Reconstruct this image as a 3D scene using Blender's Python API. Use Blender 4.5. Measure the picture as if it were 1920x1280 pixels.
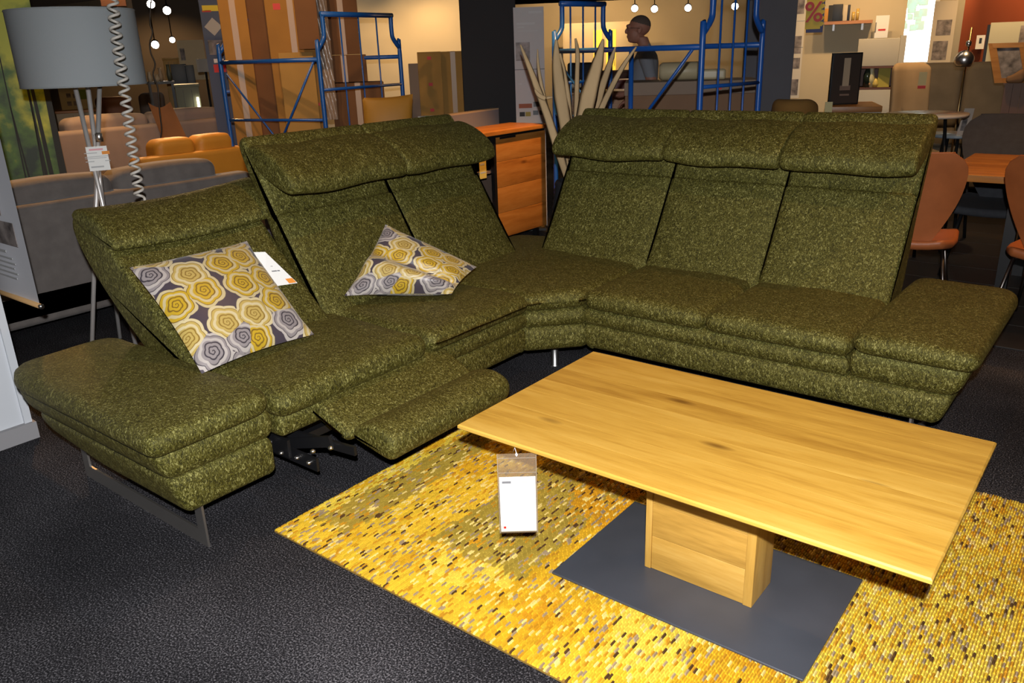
import bpy, math, random
from mathutils import Vector, Matrix
random.seed(7)
for o in list(bpy.data.objects):
    bpy.data.objects.remove(o, do_unlink=True)
SC = bpy.context.scene
COL = SC.collection
PI = math.pi

# ------------------------------------------------------------------ camera
F_PX, PITCH, ROLL, AZ, CAM_H = 1516.8, 0.34381, -0.03419, math.radians(38.7), 1.5
def _rz(v):
    c, s = math.cos(AZ), math.sin(AZ)
    return Vector((c*v.x - s*v.y, s*v.x + c*v.y, v.z))
_f = Vector((0, math.cos(PITCH), -math.sin(PITCH))); _r = Vector((1, 0, 0)); _u = _r.cross(_f)
_r2 = _r*math.cos(ROLL) + _u*math.sin(ROLL); _u2 = -_r*math.sin(ROLL) + _u*math.cos(ROLL)
FWD, RGT, UPV = _rz(_f), _rz(_r2), _rz(_u2)
CAM = Vector((0, 0, CAM_H))
cd = bpy.data.cameras.new('camera'); cam = bpy.data.objects.new('camera', cd); COL.objects.link(cam)
cd.sensor_width = 36.0; cd.lens = F_PX/1920*36.0; cd.clip_start = 0.05; cd.clip_end = 100
m = Matrix.Identity(4)
for i in range(3):
    m[i][0] = RGT[i]; m[i][1] = UPV[i]; m[i][2] = -FWD[i]; m[i][3] = CAM[i]
cam.matrix_world = m
SC.camera = cam
def at(px, py, d):
    """world point seen at photo pixel (px,py), at horizontal distance d from the camera"""
    v = FWD*F_PX + RGT*(px-960) - UPV*(py-640)
    return CAM + v*(d/math.hypot(v.x, v.y))
def yaw_at(px, d=5):
    p = at(px, 400, d)
    return math.atan2(p.y, p.x) - PI/2       # local +y points away from the camera

# ------------------------------------------------------------------ world, flash, exposure
w = bpy.data.worlds.new('world'); SC.world = w; w.use_nodes = True
w.node_tree.nodes['Background'].inputs[0].default_value = (1.0, 0.72, 0.42, 1)
w.node_tree.nodes['Background'].inputs[1].default_value = 0.012
vs = SC.view_settings
vs.view_transform = 'Standard'; vs.look = 'None'; vs.exposure = 0.0; vs.gamma = 1.0; vs.use_curve_mapping = False
cy = SC.cycles; cy.max_bounces = 5; cy.diffuse_bounces = 2; cy.glossy_bounces = 3; cy.transparent_max_bounces = 6

def area_light(name, loc, target, size, energy, col, spread=None):
    l = bpy.data.lights.new(name, 'AREA'); l.size = size; l.energy = energy; l.color = col
    if spread: l.spread = spread
    o = bpy.data.objects.new(name, l); COL.objects.link(o); o.location = loc
    o.rotation_euler = (Vector(target)-Vector(loc)).to_track_quat('-Z', 'Y').to_euler()
    return o
def spot_light(name, loc, target, energy, col, angle=70, blend=0.6, r=0.05):
    l = bpy.data.lights.new(name, 'SPOT'); l.energy = energy; l.color = col
    l.spot_size = math.radians(angle); l.spot_blend = blend; l.shadow_soft_size = r
    o = bpy.data.objects.new(name, l); COL.objects.link(o); o.location = loc
    o.rotation_euler = (Vector(target)-Vector(loc)).to_track_quat('-Z', 'Y').to_euler()
    return o
# the camera's own flash: above and a little behind the lens
fl = CAM + UPV*0.15 - FWD*0.10
spot_light('camera_flash', fl, fl + FWD*3 - UPV*0.42, 590, (0.98, 0.99, 1.0), 112, 0.9, 0.018)

# ------------------------------------------------------------------ materials
MATS = {}
def srgb(r, g, b):
    f = lambda c: (c/255/12.92) if c/255 <= 0.04045 else ((c/255+0.055)/1.055)**2.4
    return (f(r), f(g), f(b))
def mat(name, col, rough=0.6, metal=0.0, var=0.0, scale=8.0, bump=0.0, bscale=60.0, emis=None, estr=0.0,
        sheen=0.0, spec=0.5, alpha=1.0, trans=0.0, col2=None, stretch=None):
    if name in MATS: return MATS[name]
    M = bpy.data.materials.new(name); M.use_nodes = True; nt = M.node_tree; N = nt.nodes; L = nt.links
    b = N['Principled BSDF']; MATS[name] = M
    b.inputs['Base Color'].default_value = (*col, 1); b.inputs['Roughness'].default_value = rough
    b.inputs['Metallic'].default_value = metal; b.inputs['Specular IOR Level'].default_value = spec
    if sheen: b.inputs['Sheen Weight'].default_value = sheen; b.inputs['Sheen Roughness'].default_value = 0.4
    if emis: b.inputs['Emission Color'].default_value = (*emis, 1); b.inputs['Emission Strength'].default_value = estr
    if trans: b.inputs['Transmission Weight'].default_value = trans
    if alpha < 1: b.inputs['Alpha'].default_value = alpha
    if var or bump or col2:
        tc = N.new('ShaderNodeTexCoord'); mp = N.new('ShaderNodeMapping'); L.new(tc.outputs['Object'], mp.inputs[0])
        if stretch: mp.inputs['Scale'].default_value = stretch
        if var or col2:
            n = N.new('ShaderNodeTexNoise'); n.inputs['Scale'].default_value = scale; n.inputs['Detail'].default_value = 4
            L.new(mp.outputs[0], n.inputs[0])
            r = N.new('ShaderNodeValToRGB'); r.color_ramp.elements[0].position = 0.3; r.color_ramp.elements[1].position = 0.7
            c2 = col2 or tuple(min(1, c*(1+var)) for c in col); c1 = col if col2 else tuple(c*(1-var) for c in col)
            r.color_ramp.elements[0].color = (*c1, 1); r.color_ramp.elements[1].color = (*c2, 1)
            L.new(n.outputs[0], r.inputs[0]); L.new(r.outputs[0], b.inputs['Base Color'])
        if bump:
            n2 = N.new('ShaderNodeTexNoise'); n2.inputs['Scale'].default_value = bscale; n2.inputs['Detail'].default_value = 3
            L.new(mp.outputs[0], n2.inputs[0])
            bp = N.new('ShaderNodeBump'); bp.inputs['Strength'].default_value = bump; bp.inputs['Distance'].default_value = 0.01
            L.new(n2.outputs[0], bp.inputs['Height']); L.new(bp.outputs[0], b.inputs['Normal'])
    return M

def chenille():
    M = bpy.data.materials.new('olive_chenille'); M.use_nodes = True; nt = M.node_tree; N = nt.nodes; L = nt.links
    b = N['Principled BSDF']
    tc = N.new('ShaderNodeTexCoord')
    big = N.new('ShaderNodeTexNoise'); big.inputs['Scale'].default_value = 22; big.inputs['Detail'].default_value = 5; big.inputs['Roughness'].default_value = 0.7
    L.new(tc.outputs['Object'], big.inputs[0])
    n = N.new('ShaderNodeTexNoise'); n.inputs['Scale'].default_value = 140; n.inputs['Detail'].default_value = 2.0
    n.inputs['Roughness'].default_value = 0.65; n.inputs['Distortion'].default_value = 1.3
    mp = N.new('ShaderNodeMapping'); mp.inputs['Scale'].default_value = (1.0, 1.0, 0.55)
    L.new(tc.outputs['Object'], mp.inputs[0]); L.new(mp.outputs[0], n.inputs[0])
    add = N.new('ShaderNodeMath'); add.operation = 'MULTIPLY_ADD'; add.inputs[1].default_value = 0.20
    L.new(big.outputs[0], add.inputs[0]); L.new(n.outputs[0], add.inputs[2])
    r = N.new('ShaderNodeValToRGB'); cr = r.color_ramp
    cr.elements[0].position = 0.44; cr.elements[0].color = (0.0050, 0.0050, 0.0005, 1)
    cr.elements[1].position = 0.80; cr.elements[1].color = (0.30, 0.28, 0.10, 1)
    e = cr.elements.new(0.56); e.color = (0.036, 0.0315, 0.0032, 1)
    e = cr.elements.new(0.67); e.color = (0.083, 0.074, 0.012, 1)
    L.new(add.outputs[0], r.inputs[0]); L.new(r.outputs[0], b.inputs['Base Color'])
    b.inputs['Roughness'].default_value = 0.60; b.inputs['Specular IOR Level'].default_value = 0.95; b.inputs['Specular Tint'].default_value = (0.80, 0.76, 0.34, 1)
    b.inputs['Sheen Weight'].default_value = 0.03; b.inputs['Sheen Roughness'].default_value = 0.4
    b.inputs['Sheen Tint'].default_value = (0.9, 0.55, 0.15, 1)
    bp = N.new('ShaderNodeBump'); bp.inputs['Strength'].default_value = 0.7; bp.inputs['Distance'].default_value = 0.006
    L.new(n.outputs[0], bp.inputs['Height']); L.new(bp.outputs[0], b.inputs['Normal'])
    return M
def wood(name, c1, c2, c3, scale=1.0, axis='X', rough=0.42, knots=True):
    """oak with grain along one object axis and a few dark knots"""
    M = bpy.data.materials.new(name); M.use_nodes = True; nt = M.node_tree; N = nt.nodes; L = nt.links
    b = N['Principled BSDF']; tc = N.new('ShaderNodeTexCoord'); mp = N.new('ShaderNodeMapping')
    info = N.new('ShaderNodeObjectInfo'); mul = N.new('ShaderNodeVectorMath'); mul.operation = 'MULTIPLY_ADD'
    sv = {'X': (0.9, 9, 9), 'Y': (9, 0.9, 9), 'Z': (9, 9, 0.9)}[axis]
    mp.inputs['Scale'].default_value = tuple(s*scale for s in sv)
    comb = N.new('ShaderNodeCombineXYZ')
    for k in range(3): L.new(info.outputs['Random'], comb.inputs[k])
    mul.inputs[1].default_value = (17, 23, 31); L.new(comb.outputs[0], mul.inputs[0]); L.new(tc.outputs['Object'], mul.inputs[2])
    L.new(mul.outputs[0], mp.inputs[0])
    n = N.new('ShaderNodeTexNoise'); n.inputs['Scale'].default_value = 2.2; n.inputs['Detail'].default_value = 6; n.inputs['Distortion'].default_value = 0.5
    L.new(mp.outputs[0], n.inputs[0])
    fine = N.new('ShaderNodeTexNoise'); fine.inputs['Scale'].default_value = 14; fine.inputs['Detail'].default_value = 3
    L.new(mp.outputs[0], fine.inputs[0])
    ad = N.new('ShaderNodeMath'); ad.operation = 'MULTIPLY_ADD'; ad.inputs[1].default_value = 0.3; L.new(fine.outputs[0], ad.inputs[0]); L.new(n.outputs[0], ad.inputs[2])
    ad2 = N.new('ShaderNodeMath'); ad2.operation = 'MULTIPLY_ADD'; ad2.inputs[1].default_value = 0.16; L.new(info.outputs['Random'], ad2.inputs[0]); L.new(ad.outputs[0], ad2.inputs[2])
    r = N.new('ShaderNodeValToRGB'); cr = r.color_ramp
    cr.elements[0].position = 0.48; cr.elements[0].color = (*c1, 1); cr.elements[1].position = 0.98; cr.elements[1].color = (*c3, 1)
    e = cr.elements.new(0.72); e.color = (*c2, 1)
    L.new(ad2.outputs[0], r.inputs[0])
    out = r.outputs[0]
    if knots:
        mk = N.new('ShaderNodeMapping'); mk.inputs['Scale'].default_value = {'X': (2.0, 6.5, 6.5), 'Y': (6.5, 2.0, 6.5), 'Z': (6.5, 6.5, 2.0)}[axis]
        L.new(mul.outputs[0], mk.inputs[0])
        v = N.new('ShaderNodeTexVoronoi'); v.inputs['Scale'].default_value = 0.95; L.new(mk.outputs[0], v.inputs['Vector'])
        kr = N.new('ShaderNodeValToRGB'); kr.color_ramp.elements[0].position = 0.03; kr.color_ramp.elements[0].color = (0.75, 0.75, 0.75, 1)
        kr.color_ramp.elements[1].position = 0.11; kr.color_ramp.elements[1].color = (0, 0, 0, 1)
        L.new(v.outputs['Distance'], kr.inputs[0])
        mx = N.new('ShaderNodeMix'); mx.data_type = 'RGBA'; mx.inputs[7].default_value = (c1[0]*0.3, c1[1]*0.22, c1[2]*0.2, 1)
        L.new(kr.outputs[0], mx.inputs[0]); L.new(out, mx.inputs[6]); out = mx.outputs[2]
    L.new(out, b.inputs['Base Color']); b.inputs['Roughness'].default_value = rough
    bp = N.new('ShaderNodeBump'); bp.inputs['Strength'].default_value = 0.12; bp.inputs['Distance'].default_value = 0.003
    L.new(fine.outputs[0], bp.inputs['Height']); L.new(bp.outputs[0], b.inputs['Normal'])
    return M
def carpet_mat():
    M = bpy.data.materials.new('carpet'); M.use_nodes = True; nt = M.node_tree; N = nt.nodes; L = nt.links
    b = N['Principled BSDF']; tc = N.new('ShaderNodeTexCoord')
    n = N.new('ShaderNodeTexNoise'); n.inputs['Scale'].default_value = 190; n.inputs['Detail'].default_value = 2; n.inputs['Roughness'].default_value = 0.6; L.new(tc.outputs['Object'], n.inputs[0])
    n2 = N.new('ShaderNodeTexNoise'); n2.inputs['Scale'].default_value = 1.6; n2.inputs['Detail'].default_value = 4; L.new(tc.outputs['Object'], n2.inputs[0])
    ad = N.new('ShaderNodeMath'); ad.operation = 'MULTIPLY_ADD'; ad.inputs[1].default_value = 0.25; L.new(n2.outputs[0], ad.inputs[0]); L.new(n.outputs[0], ad.inputs[2])
    r = N.new('ShaderNodeValToRGB'); cr = r.color_ramp
    cr.elements[0].position = 0.50; cr.elements[0].color = (0.006, 0.0058, 0.0068, 1)
    cr.elements[1].position = 0.84; cr.elements[1].color = (0.17, 0.162, 0.175, 1)
    e = cr.elements.new(0.66); e.color = (0.024, 0.023, 0.026, 1)
    L.new(ad.outputs[0], r.inputs[0]); L.new(r.outputs[0], b.inputs['Base Color'])
    b.inputs['Roughness'].default_value = 0.95; b.inputs['Specular IOR Level'].default_value = 0.1
    bp = N.new('ShaderNodeBump'); bp.inputs['Strength'].default_value = 0.6; bp.inputs['Distance'].default_value = 0.006
    L.new(n.outputs[0], bp.inputs['Height']); L.new(bp.outputs[0], b.inputs['Normal'])
    return M
def swirl_mat():
    """printed rose swirls: every Voronoi cell is one flower with a spiral around its own centre"""
    M = bpy.data.materials.new('swirl_print'); M.use_nodes = True; nt = M.node_tree; N = nt.nodes; L = nt.links
    b = N['Principled BSDF']; tc = N.new('ShaderNodeTexCoord')
    def math_(op, a, bb=None, c=None):
        x = N.new('ShaderNodeMath'); x.operation = op
        for k, v in enumerate((a, bb, c)):
            if v is None: continue
            if isinstance(v, (int, float)): x.inputs[k].default_value = v
            else: L.new(v, x.inputs[k])
        return x.outputs[0]
    vm = N.new('ShaderNodeVectorMath'); vm.operation = 'SCALE'; vm.inputs['Scale'].default_value = 4.1
    L.new(tc.outputs['UV'], vm.inputs[0])
    v = N.new('ShaderNodeTexVoronoi'); v.voronoi_dimensions = '2D'; v.inputs['Scale'].default_value = 1.0; v.inputs['Randomness'].default_value = 0.62
    L.new(vm.outputs[0], v.inputs['Vector'])
    sub = N.new('ShaderNodeVectorMath'); sub.operation = 'SUBTRACT'; L.new(vm.outputs[0], sub.inputs[0]); L.new(v.outputs['Position'], sub.inputs[1])
    sp = N.new('ShaderNodeSeparateXYZ'); L.new(sub.outputs[0], sp.inputs[0])
    th = math_('ARCTAN2', sp.outputs['Y'], sp.outputs['X'])
    r0 = v.outputs['Distance']
    pet = math_('ABSOLUTE', math_('SINE', math_('MULTIPLY', th, 2.5)))
    r = math_('MULTIPLY', r0, math_('SUBTRACT', 1.1, math_('MULTIPLY', pet, 0.16)))
    nz = N.new('ShaderNodeTexNoise'); nz.inputs['Scale'].default_value = 2.0; L.new(vm.outputs[0], nz.inputs[0])
    r = math_('ADD', r, math_('MULTIPLY', math_('SUBTRACT', nz.outputs[0], 0.5), 0.10))
    ph = math_('ADD', math_('MULTIPLY', math_('POWER', r, 0.80), 46.0), th)
    s = math_('SINE', ph)
    ramp = N.new('ShaderNodeValToRGB'); ramp.color_ramp.elements[0].position = 0.0; ramp.color_ramp.elements[1].position = 0.45
    L.new(math_('MULTIPLY_ADD', s, 0.5, 0.5), ramp.inputs[0])
    sc = N.new('ShaderNodeSeparateColor'); L.new(v.outputs['Color'], sc.inputs[0])
    def pick(cols):
        x = N.new('ShaderNodeValToRGB'); x.color_ramp.interpolation = 'CONSTANT'
        els = x.color_ramp.elements
        els[0].position = 0; els[0].color = (*cols[2], 1); els[1].position = 0.57; els[1].color = (*cols[1], 1)
        e = els.new(0.20); e.color = (*cols[0], 1)
        L.new(sc.outputs[1], x.inputs[0]); return x.outputs[0]
    dark = pick([(0.16, 0.085, 0.012), (0.026, 0.020, 0.030), (0.24, 0.14, 0.02)])
    main = pick([(0.52, 0.33, 0.018), (0.27, 0.235, 0.235), (0.50, 0.36, 0.10)])
    pale = pick([(0.56, 0.46, 0.25), (0.46, 0.41, 0.38), (0.62, 0.52, 0.30)])
    def step(lo, hi):
        q = N.new('ShaderNodeValToRGB'); q.color_ramp.elements[0].position = lo; q.color_ramp.elements[0].color = (0, 0, 0, 1)
        q.color_ramp.elements[1].position = hi; q.color_ramp.elements[1].color = (1, 1, 1, 1); L.new(r, q.inputs[0]); return q.outputs[0]
    def mix(f, A, B):
        q = N.new('ShaderNodeMix'); q.data_type = 'RGBA'; L.new(f, q.inputs[0])
        for k, v_ in ((6, A), (7, B)):
            if isinstance(v_, tuple): q.inputs[k].default_value = (*v_, 1)
            else: L.new(v_, q.inputs[k])
        return q.outputs[2]
    c = mix(ramp.outputs[0], dark, main)
    c = mix(step(.325, .34), c, pale); c = mix(step(.41, .425), c, main); c = mix(step(.485, .495), c, dark); c = mix(step(.505, .515), c, pale)
    c = mix(step(.60, .615), c, (0.060, 0.046, 0.062))
    class _o: outputs = {2: c}
    mx3 = _o
    L.new(mx3.outputs[2], b.inputs['Base Color']); b.inputs['Roughness'].default_value = 0.42
    b.inputs['Sheen Weight'].default_value = 0.2
    wv = N.new('ShaderNodeTexNoise'); wv.inputs['Scale'].default_value = 160; L.new(tc.outputs['UV'], wv.inputs[0])
    bp = N.new('ShaderNodeBump'); bp.inputs['Strength'].default_value = 0.15; bp.inputs['Distance'].default_value = 0.003
    L.new(wv.outputs[0], bp.inputs['Height']); L.new(bp.outputs[0], b.inputs['Normal'])
    return M
def attr_mat(name, rough=0.85, attr='Col', bump=0.0):
    M = bpy.data.materials.new(name); M.use_nodes = True; nt = M.node_tree
    a = nt.nodes.new('ShaderNodeAttribute'); a.attribute_name = attr
    b = nt.nodes['Principled BSDF']; nt.links.new(a.outputs['Color'], b.inputs['Base Color'])
    b.inputs['Roughness'].default_value = rough; b.inputs['Specular IOR Level'].default_value = 0.2
    return M

# ------------------------------------------------------------------ mesh building
class MB:
    def __init__(s): s.v = []; s.f = []; s.sm = []; s.uv = None
    def add(s, vs_, fs, smooth=False):
        b = len(s.v); s.v += [tuple(p) for p in vs_]; s.f += [tuple(b+i for i in q) for q in fs]; s.sm += [smooth]*len(fs); return s
    def box(s, x0, x1, y0, y1, z0, z1):
        return s.add([(x0,y0,z0),(x1,y0,z0),(x1,y1,z0),(x0,y1,z0),(x0,y0,z1),(x1,y0,z1),(x1,y1,z1),(x0,y1,z1)],
                     [(0,3,2,1),(4,5,6,7),(0,1,5,4),(1,2,6,5),(2,3,7,6),(3,0,4,7)])
    def hexa(s, p):  # 8 points, bottom loop then top loop, counter-clockwise from above
        return s.add(p, [(0,3,2,1),(4,5,6,7),(0,1,5,4),(1,2,6,5),(2,3,7,6),(3,0,4,7)])
    def rbox(s, x0, x1, y0, y1, z0, z1, r=0.03, n=5, deform=None, seg=4):
        """box with rounded edges, n inner divisions per side; deform(p) may move the points"""
        lo = (x0, y0, z0); hi = (x1, y1, z1)
        def ax(a, b):
            rr = min(r, (b-a)*0.499)
            e = [rr*(1-math.tan(PI/4*(1-k/seg))) for k in range(seg+1)]
            mid = [a+rr+(b-a-2*rr)*k/n for k in range(1, n)]
            return [a+t for t in e] + mid + [b-t for t in reversed(e)]
        A = [ax(lo[i], hi[i]) for i in range(3)]
        rr = [min(r, (hi[i]-lo[i])*0.499) for i in range(3)]
        idx = {}; V = []; Fs = []
        def vert(p):
            k = tuple(round(c, 6) for c in p)
            if k in idx: return idx[k]
            q = [min(max(p[i], lo[i]+rr[i]), hi[i]-rr[i]) for i in range(3)]
            d = [(p[i]-q[i])/rr[i] for i in range(3)]
            l = math.sqrt(sum(c*c for c in d))
            P = [q[i]+d[i]/l*rr[i] for i in range(3)] if l > 1e-9 else list(p)
            idx[k] = len(V); V.append(P); return idx[k]
        for a in range(3):
            b, c = (a+1) % 3, (a+2) % 3
            for side in (0, 1):
                for i in range(len(A[b])-1):
                    for j in range(len(A[c])-1):
                        q = []
                        for (ii, jj) in ((i, j), (i+1, j), (i+1, j+1), (i, j+1)):
                            p = [0, 0, 0]; p[a] = hi[a] if side else lo[a]; p[b] = A[b][ii]; p[c] = A[c][jj]; q.append(vert(p))
                        Fs.append(tuple(q) if side else tuple(reversed(q)))
        if deform: V = [deform(Vector(p)) for p in V]
        return s.add(V, Fs, True)
    def slab(s, poly, z0, z1, r=0.03, top=None, bot=None, seg=4, fill=4):
        """rounded slab over a plan polygon (ccw); top(x,y)/bot(x,y) add to the height"""
        n = len(poly); P = [Vector((p[0], p[1])) for p in poly]
        nr = []
        for i in range(n):
            e1 = (P[i]-P[i-1]).normalized(); e2 = (P[(i+1) % n]-P[i]).normalized()
            nn = Vector((e1.y, -e1.x)) + Vector((e2.y, -e2.x)); nn.normalize()
            k = max(0.5, nn.dot(Vector((e1.y, -e1.x)))); nr.append(nn/k)
        rings = []
        for k in range(seg+1):
            a = PI/2*k/seg; rings.append((r*(1-math.sin(a)), z0+r*(1-math.cos(a)), 0))
        for k in range(seg+1):
            a = PI/2*k/seg; rings.append((r*(1-math.cos(a)), z1-r*(1-math.sin(a)), 1))
        V = []
        tf = top or (lambda x, y: 0); bf = bot or (lambda x, y: 0)
        c = sum(P, Vector((0, 0)))/n
        def put(p, z, t): V.append((p.x, p.y, z + (tf(p.x, p.y) if t else bf(p.x, p.y))))
        for k in range(fill):                      # bottom cap rings, from the centre outwards
            g = (k+1)/(fill+1)
            for i in range(n): put(c + (P[i]-nr[i]*r-c)*g, z0, 0)
        for ins, z, t in rings:
            for i in range(n): put(P[i]-nr[i]*ins, z, t)
        for k in range(fill, 0, -1):
            g = k/(fill+1)
            for i in range(n): put(c + (P[i]-nr[i]*r-c)*g, z1, 1)
        R = len(V)//n; Fs = []
        for k in range(R-1):
            for i in range(n):
                j = (i+1) % n; Fs.append((k*n+i, k*n+j, (k+1)*n+j, (k+1)*n+i))
        Fs.append(tuple(range(n-1, -1, -1))); Fs.append(tuple((R-1)*n+i for i in range(n)))
        return s.add(V, Fs, True)
    def prof(s, pts, a, b, r, place, seg=3, div=6, wob=None):
        """closed 2D profile pts (ccw) swept from a to b, ends rounded by r; place(u, v, t) -> xyz; wob(u,v,t)->(u,v)"""
        n = len(pts); P = [Vector(p) for p in pts]; nr = []
        for i in range(n):
            e1 = (P[i]-P[i-1]).normalized(); e2 = (P[(i+1) % n]-P[i]).normalized()
            nn = Vector((e1.y, -e1.x)) + Vector((e2.y, -e2.x)); nn.normalize()
            nr.append(nn/max(0.6, nn.dot(Vector((e1.y, -e1.x)))))
        st = []
        for k in range(seg+1):
            g = PI/2*k/seg; st.append((a+r*(1-math.cos(g)), r*(1-math.sin(g))))
        for k in range(1, div): st.append((a+r+(b-a-2*r)*k/div, 0))
        for k in range(seg, -1, -1):
            g = PI/2*k/seg; st.append((b-r*(1-math.cos(g)), r*(1-math.sin(g))))
        V = []
        for t, ins in st:
            for i in range(n):
                q = P[i]-nr[i]*ins; u, v = q
                if wob: u, v = wob(u, v, (t-a)/(b-a))
                V.append(place(u, v, t))
        Fs = []
        for k in range(len(st)-1):
            for i in range(n):
                j = (i+1) % n; Fs.append((k*n+i, k*n+j, (k+1)*n+j, (k+1)*n+i))
        Fs.append(tuple(range(n-1, -1, -1))); Fs.append(tuple((len(st)-1)*n+i for i in range(n)))
        return s.add(V, Fs, True)
    def tube(s, path, r, n=10, caps=True, closed=False):
        P = [Vector(p) for p in path]; V = []; m_ = len(P); rr = r if isinstance(r, (list, tuple)) else [r]*m_
        prev = None
        for i in range(m_):
            if closed: t = (P[(i+1) % m_]-P[i-1]).normalized()
            else: t = ((P[min(i+1, m_-1)]-P[i]).normalized() + (P[i]-P[max(i-1, 0)]).normalized()).normalized()
            if prev is None:
                h = Vector((0, 0, 1)) if abs(t.z) < 0.9 else Vector((1, 0, 0)); a = t.cross(h).normalized()
            else: a = (prev - t*prev.dot(t)).normalized()
            prev = a; b = t.cross(a)
            for k in range(n):
                g = 2*PI*k/n; V.append(P[i] + a*(rr[i]*math.cos(g)) + b*(rr[i]*math.sin(g)))
        Fs = []
        for i in range(m_ if closed else m_-1):
            i2 = (i+1) % m_
            for k in range(n): Fs.append((i*n+k, i*n+(k+1) % n, i2*n+(k+1) % n, i2*n+k))
        if caps and not closed: Fs.append(tuple(range(n-1, -1, -1))); Fs.append(tuple((m_-1)*n+k for k in range(n)))
        return s.add(V, Fs, True)
    def bar(s, p, q, w_, h_):
        """square bar from p to q"""
        p, q = Vector(p), Vector(q); t = (q-p).normalized(); u = Vector((0, 0, 1)) if abs(t.z) < 0.9 else Vector((1, 0, 0))
        a = t.cross(u).normalized()*w_/2; b = a.cross(t).normalized()*h_/2
        return s.hexa([p-a-b, p+a-b, q+a-b, q-a-b, p-a+b, p+a+b, q+a+b, q-a+b])
    def lathe(s, prof_, n=24, c=(0, 0, 0), smooth=True):
        V = []; m_ = len(prof_)
        for r, z in prof_:
            for k in range(n): g = 2*PI*k/n; V.append((c[0]+r*math.cos(g), c[1]+r*math.sin(g), c[2]+z))
        Fs = [(i*n+k, i*n+(k+1) % n, (i+1)*n+(k+1) % n, (i+1)*n+k) for i in range(m_-1) for k in range(n)]
        if prof_[0][0] > 1e-6: Fs.append(tuple(range(n-1, -1, -1)))
        if prof_[-1][0] > 1e-6: Fs.append(tuple((m_-1)*n+k for k in range(n)))
        return s.add(V, Fs, smooth)
    def grid(s, fn, nu, nv, smooth=True):
        V = [fn(i/nu, j/nv) for i in range(nu+1) for j in range(nv+1)]
        return s.add(V, [(i*(nv+1)+j, (i+1)*(nv+1)+j, (i+1)*(nv+1)+j+1, i*(nv+1)+j+1) for i in range(nu) for j in range(nv)], smooth)
    def mesh(s, name, off=(0, 0, 0)):
        me = bpy.data.meshes.new(name)
        me.from_pydata([(p[0]-off[0], p[1]-off[1], p[2]-off[2]) for p in s.v], [], s.f)
        me.polygons.foreach_set('use_smooth', s.sm); me.update(); return me

def obj(name, mb, material, parent=None, label=None, world=False, sharp=None, kind=None):
    off = (0, 0, 0)
    if world and parent is not None: off = parent.location
    me = mb.mesh(name, off) if isinstance(mb, MB) else mb
    if material and not me.materials: me.materials.append(material)
    o = bpy.data.objects.new(name, me); COL.objects.link(o)
    if parent is not None: o.parent = parent
    if label: o['label'] = label
    if kind: o['kind'] = kind
    if sharp:
        try: me.set_sharp_from_angle(angle=math.radians(sharp))
        except Exception: pass
    return o
def tag(o, label, cat, group=None):
    o['label'] = label; o['category'] = cat
    if group: o['group'] = group
    return o
def thing(name, label, cat, loc=(0, 0, 0), rz=0.0, group=None):
    o = bpy.data.objects.new(name, None); COL.objects.link(o); o.empty_display_size = 0.1
    o.location = loc; o.rotation_euler = (0, 0, rz); return tag(o, label, cat, group)
def solo(name, mb, material, label, cat, loc=(0, 0, 0), rz=0.0, group=None, sharp=None):
    o = obj(name, mb, material, sharp=sharp); o.location = loc; o.rotation_euler = (0, 0, rz); return tag(o, label, cat, group)
def struct(name, mb, material, label=None):
    o = obj(name, mb, material); o['kind'] = 'structure'
    if label: o['label'] = label
    return o
def spline(pts, n=6, closed=False):
    """Catmull-Rom through 2D or 3D points"""
    P = [Vector(p) for p in pts]; out = []; m_ = len(P)
    for i in range(m_ if closed else m_-1):
        if closed: a, b, c, d = P[i-1], P[i], P[(i+1) % m_], P[(i+2) % m_]
        else: a, b, c, d = P[max(i-1, 0)], P[i], P[i+1], P[min(i+2, m_-1)]
        for k in range(n):
            t = k/n; out.append(0.5*((2*b) + (c-a)*t + (2*a-5*b+4*c-d)*t*t + (3*b-a-3*c+d)*t**3))
    if not closed: out.append(P[-1])
    return out
def rpoly(pts, rad, seg=5):
    """round the corners of a plan polygon; rad is one radius or one for each corner"""
    n = len(pts); out = []
    for i in range(n):
        p = Vector(pts[i][:2]); a = Vector(pts[i-1][:2])-p; b = Vector(pts[(i+1) % n][:2])-p
        r = rad[i] if isinstance(rad, (list, tuple)) else rad
        ang = a.angle(b); t = min(r/math.tan(ang/2), a.length*0.48, b.length*0.48)
        p0 = p+a.normalized()*t; p1 = p+b.normalized()*t
        for k in range(seg+1):
            g = k/seg; out.append((p0*(1-g)**2 + p*2*g*(1-g) + p1*g*g))
    # subdivide long straight runs
    res = []
    for i in range(len(out)):
        a, b = out[i], out[(i+1) % len(out)]; res.append(a); d = (b-a).length
        k = int(d/0.09)
        for j in range(1, k+1): res.append(a+(b-a)*(j/(k+1)))
    return res
# ------------------------------------------------------------------ shared materials
CHEN = chenille()
OAK = wood('light_oak', (0.38, 0.195, 0.026), (0.53, 0.300, 0.046), (0.62, 0.38, 0.075), 1.0, 'X', 0.38)
OAK_P = wood('light_oak_pedestal', (0.34, 0.180, 0.030), (0.48, 0.265, 0.050), (0.58, 0.35, 0.085), 1.2, 'X', 0.42)
OAK_Z = wood('light_oak_upright', (0.34, 0.180, 0.030), (0.48, 0.265, 0.050), (0.58, 0.35, 0.085), 1.2, 'Z', 0.42)
SWIRL = swirl_mat()
STEEL = mat('brushed_steel', (0.50, 0.47, 0.44), 0.45, 1.0)
CHROME = mat('chrome', (0.80, 0.78, 0.76), 0.30, 1.0)
BLACK = mat('black_metal', (0.006, 0.006, 0.007), 0.45)
PLATE = mat('slate_plate', (0.052, 0.056, 0.068), 0.40, 0.0, 0.12, 5, 0.03, 30)
WHITE = mat('white_card', (0.80, 0.79, 0.76), 0.6)
WARM = (1.0, 0.64, 0.30)

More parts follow.
